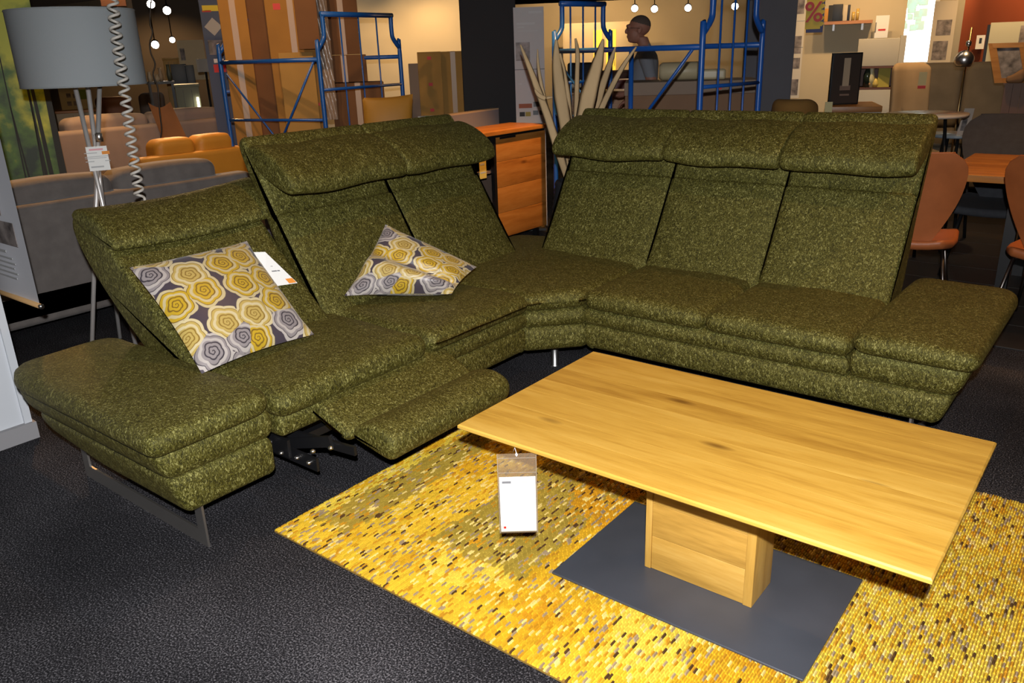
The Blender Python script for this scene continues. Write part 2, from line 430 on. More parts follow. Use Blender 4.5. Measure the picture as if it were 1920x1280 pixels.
# ------------------------------------------------------------------ floor
fl_ = MB().grid(lambda u, v: (-26+44*u, -4+34*v, 0), 4, 4, False)
struct('floor', fl_, carpet_mat(), 'dark grey speckled carpet floor')

# ------------------------------------------------------------------ corner sofa
SOFA = thing('corner_sofa', 'olive green chenille corner sofa with one recliner footrest extended', 'sofa', (-2.6, 2.3, 0))
def sp(name, mb, label=None, m_=None, parent=None):
    o = obj(name, mb, m_ or CHEN, None, label)
    for v in o.data.vertices: v.co -= SOFA.location
    o.parent = parent or SOFA
    return o
def crown(poly, h):
    xs = [p[0] for p in poly]; ys = [p[1] for p in poly]
    cx, cy, hx, hy = (min(xs)+max(xs))/2, (min(ys)+max(ys))/2, (max(xs)-min(xs))/2, (max(ys)-min(ys))/2
    return lambda x, y: h*max(0, 1-((x-cx)/hx)**4)*max(0, 1-((y-cy)/hy)**4) + 0.004*math.sin(x*17+y*9)*math.sin(y*13-x*5)
def pad(poly, rad, z0, z1, r, h=0.0, bot=None, lean=None):
    p = rpoly(poly, rad); b = MB().slab(p, z0, z1, r, crown(p, h) if h else None, bot)
    if lean: b.v = [lean(Vector(q)) for q in b.v]
    return b
B0, B1, B2, TOP = 0.158, 0.288, 0.362, 0.448
R = lambda x0, x1, y0, y1: [(x0, y0), (x1, y0), (x1, y1), (x0, y1)]
# left arm (near the camera)
rise = lambda x, y: max(0, -2.75-x)*0.16
leanL = lambda q: Vector((q.x, q.y-(q.z-0.158)*0.32*max(0, min(1, (1.40-q.y)/0.30)), q.z))
sp('arm_base', pad(R(-3.20, -2.195, 1.09, 1.425), [.14, .03, .02, .05], B0, .300, .030, 0, rise, leanL))
sp('arm_middle', pad(R(-3.24, -2.185, 1.085, 1.432), [.14, .04, .03, .05], .292, .412, .045, 0, None, leanL))
sp('arm_cushion', pad(R(-3.20, -2.150, 0.985, 1.428), [.17, .05, .09, .10], .400, .478, .034, .014))
# recliner seat beside it
sp('seat_middle', pad(R(-2.95, -2.19, 1.455, 2.155), .03, .272, B2, .03))
sp('seat_cushion', pad(R(-2.90, -2.150, 1.435, 2.165), .06, B2-.008, TOP+.004, .046, .014))
sp('seat_rear_frame', pad(R(-3.00, -2.62, 1.46, 2.15), .02, B0, .28, .015), None, BLACK)
# second seat of the left side
sp('seat_base', pad(R(-3.05, -2.190, 2.17, 2.86), .02, B0, .285, .036))
sp('seat_middle', pad(R(-3.05, -2.178, 2.17, 2.86), .02, .274, .368, .044))
sp('seat_cushion', pad(R(-2.90, -2.150, 2.172, 2.84), .06, B2, TOP, .045, .016))
# corner
cpoly = lambda f, b: [(-2.185-f*.7, 2.845-f), (-2.0, 3.06-f*1.2), (-2.0, b), (-3.05, b), (-3.05, 2.845-f)]
sp('corner_base', pad([(-2.190, 2.83), (-1.99, 3.040), (-1.99, 3.9), (-3.05, 3.9), (-3.05, 2.83)], [.05, .05, .02, .1, .02], B0, .285, .036))
sp('corner_middle', pad([(-2.178, 2.83), (-1.985, 3.030), (-1.985, 3.9), (-3.05, 3.9), (-3.05, 2.83)], [.05, .05, .02, .1, .02], .274, .368, .044))
sp('corner_cushion', pad([(-2.160, 2.82), (-1.985, 3.015), (-1.985, 3.92), (-3.03, 3.92), (-3.03, 2.82)], [.06, .06, .04, .2, .04], B2, TOP, .045, .016))
# right side: two seats and the arm
XS = [-1.985, -1.385, -0.785]
leanR = lambda q: Vector((q.x+(q.z-0.158)*0.34*max(0, min(1, (q.x+0.72)/0.25)), q.y, q.z))
upR = lambda x, y: max(0, y-3.5)*.16*max(0, min(1, (x+.80)/.05))
sp('seat_base', pad(R(-1.995, -.462, 3.040, 3.95), [.015, .03, .12, .02], B0, .285, .036, 0, upR, leanR))
sp('seat_middle', pad(R(-1.995, -.790, 3.030, 3.93), .015, .274, .368, .044))
sp('arm_middle', pad(R(-.787, -.458, 3.030, 3.97), [.02, .04, .12, .05], .276, .412, .050, 0, None, leanR))
for k in range(2):
    sp('seat_cushion', pad(R(XS[k]+.002, XS[k+1]-.002, 3.008, 3.75), .05, B2-.002, TOP, .041, .017))
sp('arm_cushion', pad(R(-.783, -.355, 2.985, 3.95), [.07, .06, .12, .08], .398, .474, .034, .014))
# backrests with hooded headrests
SLAB = [(0, .41), (.10, .385), (.22, .40), (.33, .74), (.42, .95), (.480, 1.08), (.500, 1.150), (.480, 1.182), (.445, 1.172), (.37, 1.06), (.335, .955), (.298, .868), (.283, .862), (.262, .832), (.165, .665), (.075, .525), (.012, .445)]
HOOD = [(.195, .955), (.29, .985), (.38, 1.03), (.45, 1.09), (.455, 1.13), (.405, 1.150), (.32, 1.128), (.235, 1.085), (.172, 1.03), (.158, .978)]
slab_p = spline(SLAB, 3, True); hood_p = spline(HOOD, 4, True)
def bulge(amt):
    return lambda u, v, t: (u - amt*math.sin(PI*max(0, min(1, t)))**0.6*max(0, 1-((v-.62)/.3)**2), v)
def sag(seed):
    return lambda u, v, t: (u + .006*math.sin(t*7+seed), v - .010*math.sin(PI*max(0, min(1, t)))*(1 if v < 1.0 else .3) + .005*math.sin(t*9+seed*2))
for i, (a, b) in enumerate(((-2.622, -1.966), (-1.962, -1.370), (-1.366, -.790))):
    pl = lambda u, v, t: (t, 3.53+u, v)
    o = sp('backrest', MB().prof(slab_p, a-(.0035 if i else 0), b+(.0035 if i < 2 else 0), .022, pl, 3, 8, bulge(.018)))
    sp('headrest', MB().prof(hood_p, a-(.015 if i == 0 else -.001), b+(.004 if i == 2 else -.001), .020, pl, 3, 10, sag(i)), parent=o)
for i, (a, b) in enumerate(((2.105, 2.798), (2.802, 3.46))):
    pl = lambda u, v, t: (-2.69-u, t, v)
    o = sp('backrest', MB().prof(slab_p, a-(.0035 if i else 0), b+(0 if i else .0035), .022, pl, 3, 8, bulge(.018)))
    sp('headrest', MB().prof(hood_p, a+.001, b+(.012 if i else -.001), .020, pl, 3, 10, sag(i+4)), parent=o)
# reclined backrest
RSLAB = spline([(0, .41), (.08, .375), (.22, .36), (.46, .52), (.66, .70), (.765, .84), (.77, .92), (.72, .945), (.62, .92), (.49, .835), (.30, .67), (.12, .52), (.02, .44)], 4, True)
RHOOD = spline([(.455, .832), (.56, .845), (.66, .885), (.74, .92), (.745, .955), (.69, .972), (.59, .955), (.50, .912), (.45, .868)], 5, True)
tw = lambda u, v, t: (u - .10*t*max(0, (v-.5))*1.2, v + .04*t*t*max(0, (v-.6))*2 - .012*math.sin(PI*max(0, min(1, t))))
o = sp('backrest', MB().prof(RSLAB, 1.43, 2.10, .026, lambda u, v, t: (-2.625-u, t, v), 3, 8, tw), 'reclined backrest')
sp('headrest', MB().prof(RHOOD, 1.426, 2.20, .020, lambda u, v, t: (-2.625-u, t, v), 3, 10, tw), parent=o)
# footrest: upper pad and lower flap
up_ = spline([(-2.275, .330), (-2.15, .285), (-2.05, .250), (-2.022, .258), (-2.018, .276), (-2.04, .302), (-2.14, .350), (-2.24, .392), (-2.275, .385), (-2.29, .36)], 4, True)
fp_ = spline([(-2.012, .256), (-1.93, .236), (-1.855, .222), (-1.825, .235), (-1.812, .275), (-1.828, .315), (-1.90, .338), (-1.985, .318), (-2.022, .282)], 4, True)
FT = sp('footrest', MB().prof(up_, 1.595, 2.275, .030, lambda u, v, t: (u, t, v), 3, 8), 'extended recliner footrest pad')
sp('footrest_flap', MB().prof(fp_, 1.615, 2.255, .028, lambda u, v, t: (u, t, v), 3, 8), parent=FT)
mech = MB()
for yy in (1.50, 2.12):
    mech.box(-2.62, -2.22, yy-.006, yy+.006, .175, .245); mech.box(-2.44, -2.10, yy+.018, yy+.028, .150, .200)
    mech.bar((-2.40, yy+.035, .165), (-2.06, yy+.06, .262), .012, .04); mech.bar((-2.32, yy+.05, .235), (-1.96, yy+.08, .245), .012, .032)
mech.box(-2.30, -2.27, 1.50, 2.12, .18, .21); mech.box(-2.1, -2.0, 1.66, 2.2, .235, .25)
ME = sp('recliner_mechanism', mech, 'black steel recliner linkage', BLACK)
for (x, y, z) in ((-2.24, 1.49, .20), (-2.20, 1.524, .178), (-2.14, 1.528, .175), (-2.12, 1.536, .222), (-2.30, 1.49, .225), (-2.05, 1.56, .245)):
    sp('bolt', MB().lathe([(.0095, -.004), (.0095, .003), (.006, .006), (0, .007)], 10, (x, y-.012, z)), None, CHROME, ME)
# feet
def sled(pts, wid, th):
    b = MB()
    for p, q in zip(pts[:-1], pts[1:]): b.bar(p, q, th, wid)
    return b
def sledfoot(ax, fix, a, b):
    V = lambda t, z: ((t, fix, z) if ax == 'x' else (fix, t, z))
    m_ = MB(); s = 1 if b > a else -1
    # flat bar standing on edge along the floor, with an upright at each end
    def plate(t0, t1, z0, z1):
        if ax == 'x': m_.box(min(t0, t1), max(t0, t1), fix-.004, fix+.004, z0, z1)
        else: m_.box(fix-.004, fix+.004, min(t0, t1), max(t0, t1), z0, z1)
    plate(a, b, 0, .055); plate(a, a+s*.045, .055, .175); plate(b-s*.045, b, .055, .175)
    return m_
sp('sled_foot', sledfoot('x', 1.15, -3.06, -2.225), 'flat steel sled foot', STEEL)
sp('sled_foot', sledfoot('y', -.56, 3.90, 3.09), 'flat steel sled foot', STEEL)
for (x, y) in ((-2.215, 3.105), (-2.95, 3.80), (-1.95, 3.85), (-2.95, 2.2)):
    sp('leg', MB().lathe([(.024, 0), (.024, .006), (.020, .010), (.020, .158)], 16, (x, y, 0)), 'chrome leg', CHROME)

# ------------------------------------------------------------------ rug
RX0, RX1, RY0, RY1 = -2.12, 0.42, 1.33, 2.92
RUG = thing('rug', 'golden yellow woven rug under the oak coffee table', 'rug', (-.85, 2.12, 0))
obj('backing', MB().box(RX0, RX1, RY0, RY1, 0.0005, .006), mat('rug_backing', (0.25, 0.14, 0.015), 0.95), RUG, world=True)
import mathutils
nz = mathutils.noise.noise
rv = []; rf = []; rc = []
rr = random.Random(3)
pal = {'gold': (0.60, 0.335, 0.012), 'yellow': (0.66, 0.42, 0.024), 'olive': (0.36, 0.245, 0.030), 'orange': (0.56, 0.265, 0.008), 'lemon': (0.68, 0.49, 0.05)}
px_, ln = .0074, .023; nx = int((RX1-RX0)/px_); ny = int((RY1-RY0)/ln)
for i in range(nx):
    x = RX0 + (i+.5)*px_; rib = rr.uniform(.90, 1.08); ph = rr.random()
    for j in range(ny):
        y = RY0 + (j+.5+(ph-.5)*.9)*ln; y = max(RY0+.012, min(y, RY1-.012))
        xx = x + rr.uniform(-.0004, .0004)
        a = nz(Vector((x*1.5, y*2.3, 3.1))); bb = nz(Vector((x*3.1+9, y*2.0, 7.7))); cc_ = nz(Vector((x*9, y*6, 1.7)))+rr.uniform(-.4, .4)
        xo = x+.05*bb+.03*cc_; yo = y+.06*a+.04*cc_; z = 'gold'
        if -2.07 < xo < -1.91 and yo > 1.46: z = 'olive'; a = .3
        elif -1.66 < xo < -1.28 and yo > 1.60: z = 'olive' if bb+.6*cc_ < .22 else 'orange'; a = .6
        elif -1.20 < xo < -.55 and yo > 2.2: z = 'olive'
        elif yo < 1.47 or -1.90 < xo < -1.66: z = ('yellow' if bb+cc_*.5 < .1 else 'gold')
        elif bb + .4*cc_ > .25: z = 'orange'
        elif bb + .4*cc_ < -.28: z = 'lemon'
        if x > -.5 and rr.random() < .75: z = 'lemon' if rr.random() < .7 else 'yellow'
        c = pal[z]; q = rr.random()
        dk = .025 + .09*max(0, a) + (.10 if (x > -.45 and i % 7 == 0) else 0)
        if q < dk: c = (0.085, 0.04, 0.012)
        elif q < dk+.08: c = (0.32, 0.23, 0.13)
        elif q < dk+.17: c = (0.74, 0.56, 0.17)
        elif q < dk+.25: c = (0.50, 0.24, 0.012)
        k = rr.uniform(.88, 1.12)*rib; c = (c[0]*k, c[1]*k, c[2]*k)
        h = .0050 + rr.uniform(0, .0016); hw = .0034; hl = ln*.5
        b0 = len(rv)
        rv += [(xx-hw, y-hl, .0055), (xx+hw, y-hl, .0055), (xx+hw, y+hl, .0055), (xx-hw, y+hl, .0055),
               (xx-hw*.5, y-hl*.75, .006+h), (xx+hw*.5, y-hl*.75, .006+h), (xx+hw*.5, y+hl*.75, .006+h), (xx-hw*.5, y+hl*.75, .006+h)]
        rf += [(b0+4, b0+5, b0+6, b0+7), (b0, b0+1, b0+5, b0+4), (b0+1, b0+2, b0+6, b0+5), (b0+2, b0+3, b0+7, b0+6), (b0+3, b0, b0+4, b0+7)]
        rc += [c]*8
rmb = MB(); rmb.v = rv; rmb.f = rf; rmb.sm = [False]*len(rf)
ro = obj('weave', rmb, attr_mat('rug_wool', 0.9), RUG, 'flat woven strands in gold, olive and brown', True, kind='stuff')
ca = ro.data.color_attributes.new('Col', 'FLOAT_COLOR', 'POINT')
ca.data.foreach_set('color', [t for c in rc for t in (*c, 1.0)])

# ------------------------------------------------------------------ coffee table
TX0, TX1, TY0, TY1, TZ = -1.467, -.201, 1.563, 2.292, .485
CT = thing('coffee_table', 'light oak coffee table with one central pedestal on a dark plate', 'table', ((TX0+TX1)/2, (TY0+TY1)/2, 0))
ws = [.112, .088, .125, .096, .110, .092, .106]; y = TY0
for k, wd in enumerate(ws):
    y0, y1 = y, y+wd; y = y1; g = .0004
    b = MB(); f, r_ = (k == 0), (k == len(ws)-1); th = .028; c = .022
    yl0 = y0 + (c if f else 0); yl1 = y1 - (c if r_ else 0)
    e = .004
    b.hexa([(TX0+c, yl0+g, TZ-th), (TX1-c, yl0+g, TZ-th), (TX1-c, yl1-g, TZ-th), (TX0+c, yl1-g, TZ-th),
            (TX0, y0+g, TZ-.012), (TX1, y0+g, TZ-.012), (TX1, y1-g, TZ-.012), (TX0, y1-g, TZ-.012)])
    b.hexa([(TX0, y0+g, TZ-.012), (TX1, y0+g, TZ-.012), (TX1, y1-g, TZ-.012), (TX0, y1-g, TZ-.012),
            (TX0, y0+g, TZ-e), (TX1, y0+g, TZ-e), (TX1, y1-g, TZ-e), (TX0, y1-g, TZ-e)])
    b.hexa([(TX0, y0+g, TZ-e), (TX1, y0+g, TZ-e), (TX1, y1-g, TZ-e), (TX0, y1-g, TZ-e),
            (TX0+e, y0+(e if f else g), TZ), (TX1-e, y0+(e if f else g), TZ), (TX1-e, y1-(e if r_ else g), TZ), (TX0+e, y1-(e if r_ else g), TZ)])
    obj('plank', b, OAK, CT, world=True)
obj('cross_rail', MB().box(-1.12, -.55, 1.84, 2.01, .440, .457), OAK, CT, world=True)
obj('base_plate', MB().rbox(-1.214, -.455, 1.668, 2.165, .0135, .0215, .003, 2, None, 2), PLATE, CT, 'dark slate coloured base plate', True)
PX0, PX1, PY0, PY1 = -1.001, -.665, 1.853, 1.995
for a, b in ((PX0, PX0+.020), (PX1-.026, PX1)):
    obj('side_board', MB().rbox(a, b, PY0, PY1, .0215, .440, .002, 2, None, 2), OAK_Z, CT, world=True)
zz = [.0215, .135, .245, .345, .440]
for s_, (ya, yb) in (('front', (PY0+.004, PY0+.022)), ('rear', (PY1-.022, PY1-.004))):
    for a, b in zip(zz[:-1], zz[1:]):
        obj('pedestal_board', MB().rbox(PX0+.0205, PX1-.0265, ya, yb, a+.0005, b-.0005, .0015, 2, None, 2), OAK_P, CT, world=True)

# ------------------------------------------------------------------ cushions
def pillow(name, corners, th, label, fold=None, n=26, m_=None, grp='swirl print throw cushions'):
    A, B, C, D = [Vector(c) for c in corners]        # bottom-left, bottom-right, top-right, top-left as seen
    nrm = ((B-A).cross(D-A)).normalized(); c0 = (A+B+C+D)/4
    def pt(u, v, side):
        p = A*(1-u)*(1-v)+B*u*(1-v)+C*u*v+D*(1-u)*v
        e = (1-(2*u-1)**2)*(1-(2*v-1)**2)
        pin = .055*((1-(2*u-1)**2)*abs(2*v-1)**3 + (1-(2*v-1)**2)*abs(2*u-1)**3)
        p = p + (c0-p)*pin
        h = th*max(0, e)**.42
        if fold: h += fold(u, v)*min(1, e*4)*side if side > 0 else 0
        return p + nrm*h*side*.5
    b = MB(); uv = []
    for side in (1, -1):
        base = len(b.v)
        b.grid(lambda u, v: pt(u, v, side), n, n)
    me = b.mesh(name)
    o = obj(name, me, m_ or SWIRL); me.uv_layers.new(name='UVMap')
    m1 = (n+1)*(n+1)
    for lp in me.loops:
        k = lp.vertex_index % m1; me.uv_layers[0].data[lp.index].uv = ((k//(n+1))/n + (0 if lp.vertex_index < m1 else .37), (k % (n+1))/n)
    return tag(o, label, 'cushion', grp)
pillow('throw_cushion', [(-2.475, 1.365, .485), (-2.475, 1.855, .485), (-2.885, 1.885, .805), (-2.885, 1.385, .805)], .13,
       'flat square swirl print cushion leaning on the reclined backrest')
def crease(u, v):
    d = (v*.9 + u*.25 - .52)
    return -.10*math.exp(-(d/.07)**2)*(u**.6) + .07*math.exp(-((d+.17)/.13)**2)
pillow('throw_cushion', [(-2.735, 2.235, .505), (-2.375, 2.545, .490), (-2.455, 2.815, .545), (-2.775, 2.555, .765)], .15,
       'crumpled swirl print cushion slumped on the middle seat', crease)
# price card tucked behind the flat cushion
pc = MB().hexa([(-2.846, 1.925, .603), (-2.800, 2.045, .600), (-2.802, 2.046, .600), (-2.848, 1.926, .603),
                (-2.925, 1.905, .748), (-2.885, 1.965, .742), (-2.887, 1.966, .742), (-2.927, 1.906, .748)])
# ------------------------------------------------------------------ helpers for standing things
def hd(p): return math.hypot(p[0], p[1])
def slot(px0, px1, yt, yb, d):
    """place on the floor seen between two pixel columns at distance d: location, yaw, width, top z, bottom z"""
    ym = (yt+yb)/2; a = at(px0, ym, d); b = at(px1, ym, d); c = (a+b)/2
    t = at((px0+px1)/2, yt, d).z; bo = at((px0+px1)/2, yb, d).z
    return (c.x, c.y, 0), math.atan2(b.y-a.y, b.x-a.x), (b-a).to_2d().length, t, bo
def text_mesh(s, size, depth=0.001):
    c = bpy.data.curves.new('lettering', 'FONT'); c.offset = size*.012; c.body = s; c.size = size; c.extrude = depth; c.align_x = 'CENTER'; c.align_y = 'CENTER'
    o = bpy.data.objects.new('lettering', c); COL.objects.link(o)
    me = bpy.data.meshes.new_from_object(o.evaluated_get(bpy.context.evaluated_depsgraph_get()))
    bpy.data.objects.remove(o); return me
def upright_text(s, size, material, parent, x, y, z, rot=0.0):
    me = text_mesh(s, size); o = obj('lettering', me, material, parent); o.location = (x, y, z); o.rotation_euler = (PI/2, rot, 0); return o
def print_bars(parent, m_, rows, y, t=.0008, name='printed_text'):
    """lines of print too small to read: rows of (x0, x1, z0, z1) laid on a sheet facing -y"""
    b = MB()
    for x0, x1, z0, z1 in rows: b.box(x0, x1, y-t, y, z0, z1)
    return obj(name, b, m_, parent)
INK = mat('ink_grey', (0.16, 0.16, 0.17), 0.7)
INKL = mat('ink_pale', (0.45, 0.45, 0.45), 0.7)
ORANGE = mat('orange_sticker', (0.75, 0.25, 0.01), 0.6)
RED = mat('red_print', (0.55, 0.02, 0.02), 0.6)
YEL = mat('yellow_print', (0.85, 0.62, 0.02), 0.6)
PHOTO_D = mat('photo_dark', (0.05, 0.04, 0.04), 0.6, 0, 0, 14, 0, 0, col2=(0.35, 0.30, 0.28))
CARDB = mat('cardboard', (0.32, 0.145, 0.026), 0.85, 0, 0.08, 5)
CARDB2 = mat('cardboard_brown', (0.145, 0.058, 0.018), 0.85, 0, 0.10, 5)
CARDB3 = mat('cardboard_pale', (0.36, 0.19, 0.045), 0.85, 0, 0.08, 5)
TAPE = mat('packing_tape', (0.34, 0.19, 0.08), 0.4)
BLUE = mat('blue_paint', (0.008, 0.075, 0.32), 0.35)
CREAM = mat('cream_wall', (0.60, 0.50, 0.33), 0.9, 0, 0.03, 2)
GREYW = mat('grey_wall', (0.13, 0.125, 0.14), 0.85, 0, 0.05, 3)
DARKW = mat('black_wall', (0.008, 0.008, 0.010), 0.8)
LEATHER = mat('cognac_leather', (0.36, 0.105, 0.030), 0.5, 0, 0.10, 9, 0.08, 120)
DARKF = mat('charcoal_fabric', (0.030, 0.032, 0.038), 0.9, 0, 0.15, 30, 0.15, 200)
GREYF = mat('grey_velvet', (0.150, 0.132, 0.122), 0.85, 0, 0.14, 12, 0.12, 90, sheen=0.15)
MUST = mat('mustard_leather', (0.46, 0.20, 0.020), 0.55, 0, 0.08, 4, 0.05, 40)
PINKG = mat('pinkish_grey_fabric', (0.25, 0.20, 0.185), 0.9, 0, 0.06, 6)
TAN = mat('tan_fabric', (0.36, 0.24, 0.125), 0.9, 0, 0.08, 6)
OCHRE = mat('ochre_fabric', (0.20, 0.10, 0.020), 0.9, 0, 0.10, 8)
GREIGE = mat('greige_fabric', (0.13, 0.105, 0.075), 0.9, 0, 0.10, 8)
OAK_D = wood('honey_oak', (0.22, 0.075, 0.012), (0.36, 0.135, 0.022), (0.44, 0.185, 0.038), 1.0, 'Y', 0.45)
OAK_DX = wood('honey_oak_x', (0.22, 0.080, 0.014), (0.38, 0.150, 0.026), (0.46, 0.20, 0.042), 1.0, 'X', 0.4)
WHITEP = mat('white_paint', (0.62, 0.64, 0.68), 0.5)
GLOW = lambda n, c, s: mat(n, c, 0.5, emis=c, estr=s)

# price card behind the flat cushion
pt_ = thing('price_card', 'cream price card poking out behind the flat swirl cushion', 'price tag', (-2.86, 1.96, 0))
obj('card', pc, WHITE, pt_, world=True)
pcb = MB()
A_, B_, C_, D_ = Vector((-2.846, 1.925, .603)), Vector((-2.800, 2.045, .600)), Vector((-2.925, 1.905, .748)), Vector((-2.885, 1.965, .742))
def pcp(u, v): return A_*(1-u)*(1-v)+B_*u*(1-v)+C_*(1-u)*v+D_*u*v + Vector((.0016, -.0008, .0012))
for (u0, u1, v0, v1) in ((.50, .70, .40, .43), (.72, .82, .40, .43), (.2, .7, .55, .565), (.2, .6, .62, .635)):
    p = [pcp(u0, v0), pcp(u1, v0), pcp(u1, v1), pcp(u0, v1)]; n_ = Vector((.0006, -.0003, .0005)); pcb.hexa(p+[q+n_ for q in p])
obj('printed_text', pcb, INK, pt_, world=True)
pcb = MB(); p = [pcp(.74, .02), pcp(.98, .02), pcp(.98, .16), pcp(.74, .16)]; pcb.hexa(p+[q+Vector((.0006, -.0003, .0005)) for q in p]); obj('sticker', pcb, ORANGE, pt_, world=True)

# ------------------------------------------------------------------ price sleeve hanging from the coffee table
sl_d = 1.99
p_ = at(968, 842, sl_d); yw = yaw_at(968)
SLV = thing('price_sleeve', 'clear plastic price sleeve with white card hanging from the coffee table edge', 'price tag', (p_.x, p_.y, 0), yw)
wS = .109; zt_ = at(968, 850, sl_d).z; zb_ = at(971, 998, sl_d).z
clear = mat('clear_plastic', (0.30, 0.22, 0.14), 0.2, alpha=0.30, spec=0.3)
sb = MB().box(-wS/2, wS/2, -.0010, .0010, zb_, zt_); obj('sleeve', sb, clear, SLV)
cardz = at(968, 893, sl_d).z
obj('card', MB().box(-wS/2+.004, wS/2-.004, -.0022, -.0012, zb_+.006, cardz), WHITE, SLV, 'white price card')
H_ = cardz-zb_
obj('welded_seam', MB().box(-wS/2, wS/2, -.0016, -.0010, cardz+.012, cardz+.0135).box(-wS/2, wS/2, -.0016, -.0010, zt_-.014, zt_-.0125).box(-wS/2, -wS/2+.0015, -.0016, .0016, zb_, zt_).box(wS/2-.0015, wS/2, -.0016, .0016, zb_, zt_), mat('plastic_edge', (0.30, 0.24, 0.18), 0.3), SLV)
print_bars(SLV, INK, [(-.043, -.018, cardz-.020, cardz-.013)], -.0022)
print_bars(SLV, INKL, [(-.012, .030, cardz-.019, cardz-.015), (-.043, -.016, cardz-.030, cardz-.0285), (-.043, .004, zb_+.036, zb_+.0375), (-.043, .012, zb_+.032, zb_+.0335), (-.043, -.006, zb_+.028, zb_+.0295)], -.0022)
obj('card_footer', MB().box(-wS/2+.004, wS/2-.004, -.0026, -.0022, zb_+.006, zb_+.024), mat('cream_print', (0.72, 0.66, 0.52), 0.6), SLV)
obj('red_dot', MB().box(-.043, -.036, -.0030, -.0026, zb_+.016, zb_+.023), RED, SLV)
obj('string', MB().tube([(0, -.002, zt_-.006), (-.001, 0, zt_+.006), (-.004, .004, zt_+.016), (-.010, .012, TZ-.028)], .0009, 6).tube([(0, -.002, zt_-.008), (.003, -.002, zt_-.002), (0, -.002, zt_+.004), (-.003, -.002, zt_-.002)], .0012, 6, closed=True), mat('nylon', (0.7, 0.7, 0.72), 0.3), SLV)

# ------------------------------------------------------------------ tripod floor lamp
LX, LY = -4.355, 2.05
LAMP = thing('floor_lamp', 'grey drum shade floor lamp on a crossed chrome tripod', 'lamp', (LX, LY, 0), yaw_at(150))
shade = mat('grey_shade', (0.315, 0.340, 0.355), 0.85, 0, 0, 5, 0.08, 260)
zs0, zs1 = 1.405, 1.762
SH = obj('lamp_shade', MB().lathe([(.290, zs0), (.290, zs1)], 64).lathe([(.286, zs1), (.286, zs0)], 64), shade, LAMP)
SH.data.polygons.foreach_set('use_smooth', [len(p.vertices) == 4 for p in SH.data.polygons])
me = SH.data; import bmesh
bm = bmesh.new(); bm.from_mesh(me); bmesh.ops.delete(bm, geom=[f for f in bm.faces if len(f.verts) > 4], context='FACES')
bm.to_mesh(me); bm.free()
for z_ in (zs0, zs1-.01): obj('shade_trim', MB().tube([(.290*math.cos(2*PI*k/64), .290*math.sin(2*PI*k/64), z_+.005) for k in range(64)], .003, 6, closed=True), shade, SH)
cr_z = 1.09; c0 = Vector((.045, 0, 0))
legs = (((-.075, -.12, 0), (.065, .02)), ((.19, -.02, 0), (-.10, .0)), ((.09, .24, 0), (-.02, -.05)))
inv = Matrix.Rotation(-yaw_at(150), 3, 'Z')
def lampL(px, py, dd):   # lamp-local point from a photo pixel at a distance
    q = at(px, py, dd) - Vector((LX, LY, 0)); return inv @ q
dl = hd((LX, LY))
for (fx, fd), (tx, td) in (((168, -.13), (189, .02)), ((258, -.10), (140, -.02)), ((231, .20), (165, .05))):
    a = lampL(fx, 662, dl+fd); a.z = 0.0; b = lampL(tx, 160, dl+td)
    b.z = 1.43
    lg = obj('tripod_leg', MB().tube([a+(b-a)*.004, b], .0115, 12), mat('satin_chrome', (0.72, 0.69, 0.67), 0.38, 0.55), LAMP)
obj('tripod_joint', MB().lathe([(.018, -.02), (.018, .02), (.008, .026)], 12, tuple(lampL(186, 258, dl-.03))), CHROME, LAMP)
obj('top_plate', MB().lathe([(.11, 1.425), (.11, 1.44)], 24), CHROME, LAMP)
obj('shade_spoke', MB().bar((-.286, 0, 1.432), (.286, 0, 1.432), .008, .006).bar((0, -.286, 1.432), (0, .286, 1.432), .008, .006), STEEL, LAMP)
obj('bulb', MB().lathe([(.0, 1.56), (.028, 1.545), (.034, 1.52), (.028, 1.49), (.015, 1.46), (.015, 1.44)], 16), mat('bulb_glass', (0.7, 0.7, 0.68), 0.2), LAMP)
loc, rz_, wd_, zt, zb = slot(164, 204, 274, 320, dl-.06)
LT = thing('price_tag', 'white printed price tag hanging on the chrome tripod lamp', 'price tag', loc, rz_)
obj('card', MB().box(-wd_/2, wd_/2, -.001, .001, zb, zt), WHITE, LT)
hh = zt-zb
print_bars(LT, mat('pink_print', (0.75, 0.35, 0.38), 0.6), [(-.035, .03, zt-.02, zt-.011)], -.001)
print_bars(LT, INKL, [(-.06, .0, zt-.034, zt-.030), (-.06, .05, zt-.052, zt-.049), (-.06, .04, zt-.060, zt-.057), (-.06, -.02, zb+.046, zb+.050), (.03, .055, zb+.046, zb+.050), (-.04, .02, zb+.016, zb+.024)], -.001)
obj('sticker', MB().box(.022, .058, -.002, -.001, zt-.042, zt-.026), ORANGE, LT)
# tag thread
obj('thread', MB().tube([(0, -.001, zt-.004), (.004, .01, zt+.03), (0, .04, zt+.055)], .001, 5), INK, LT)

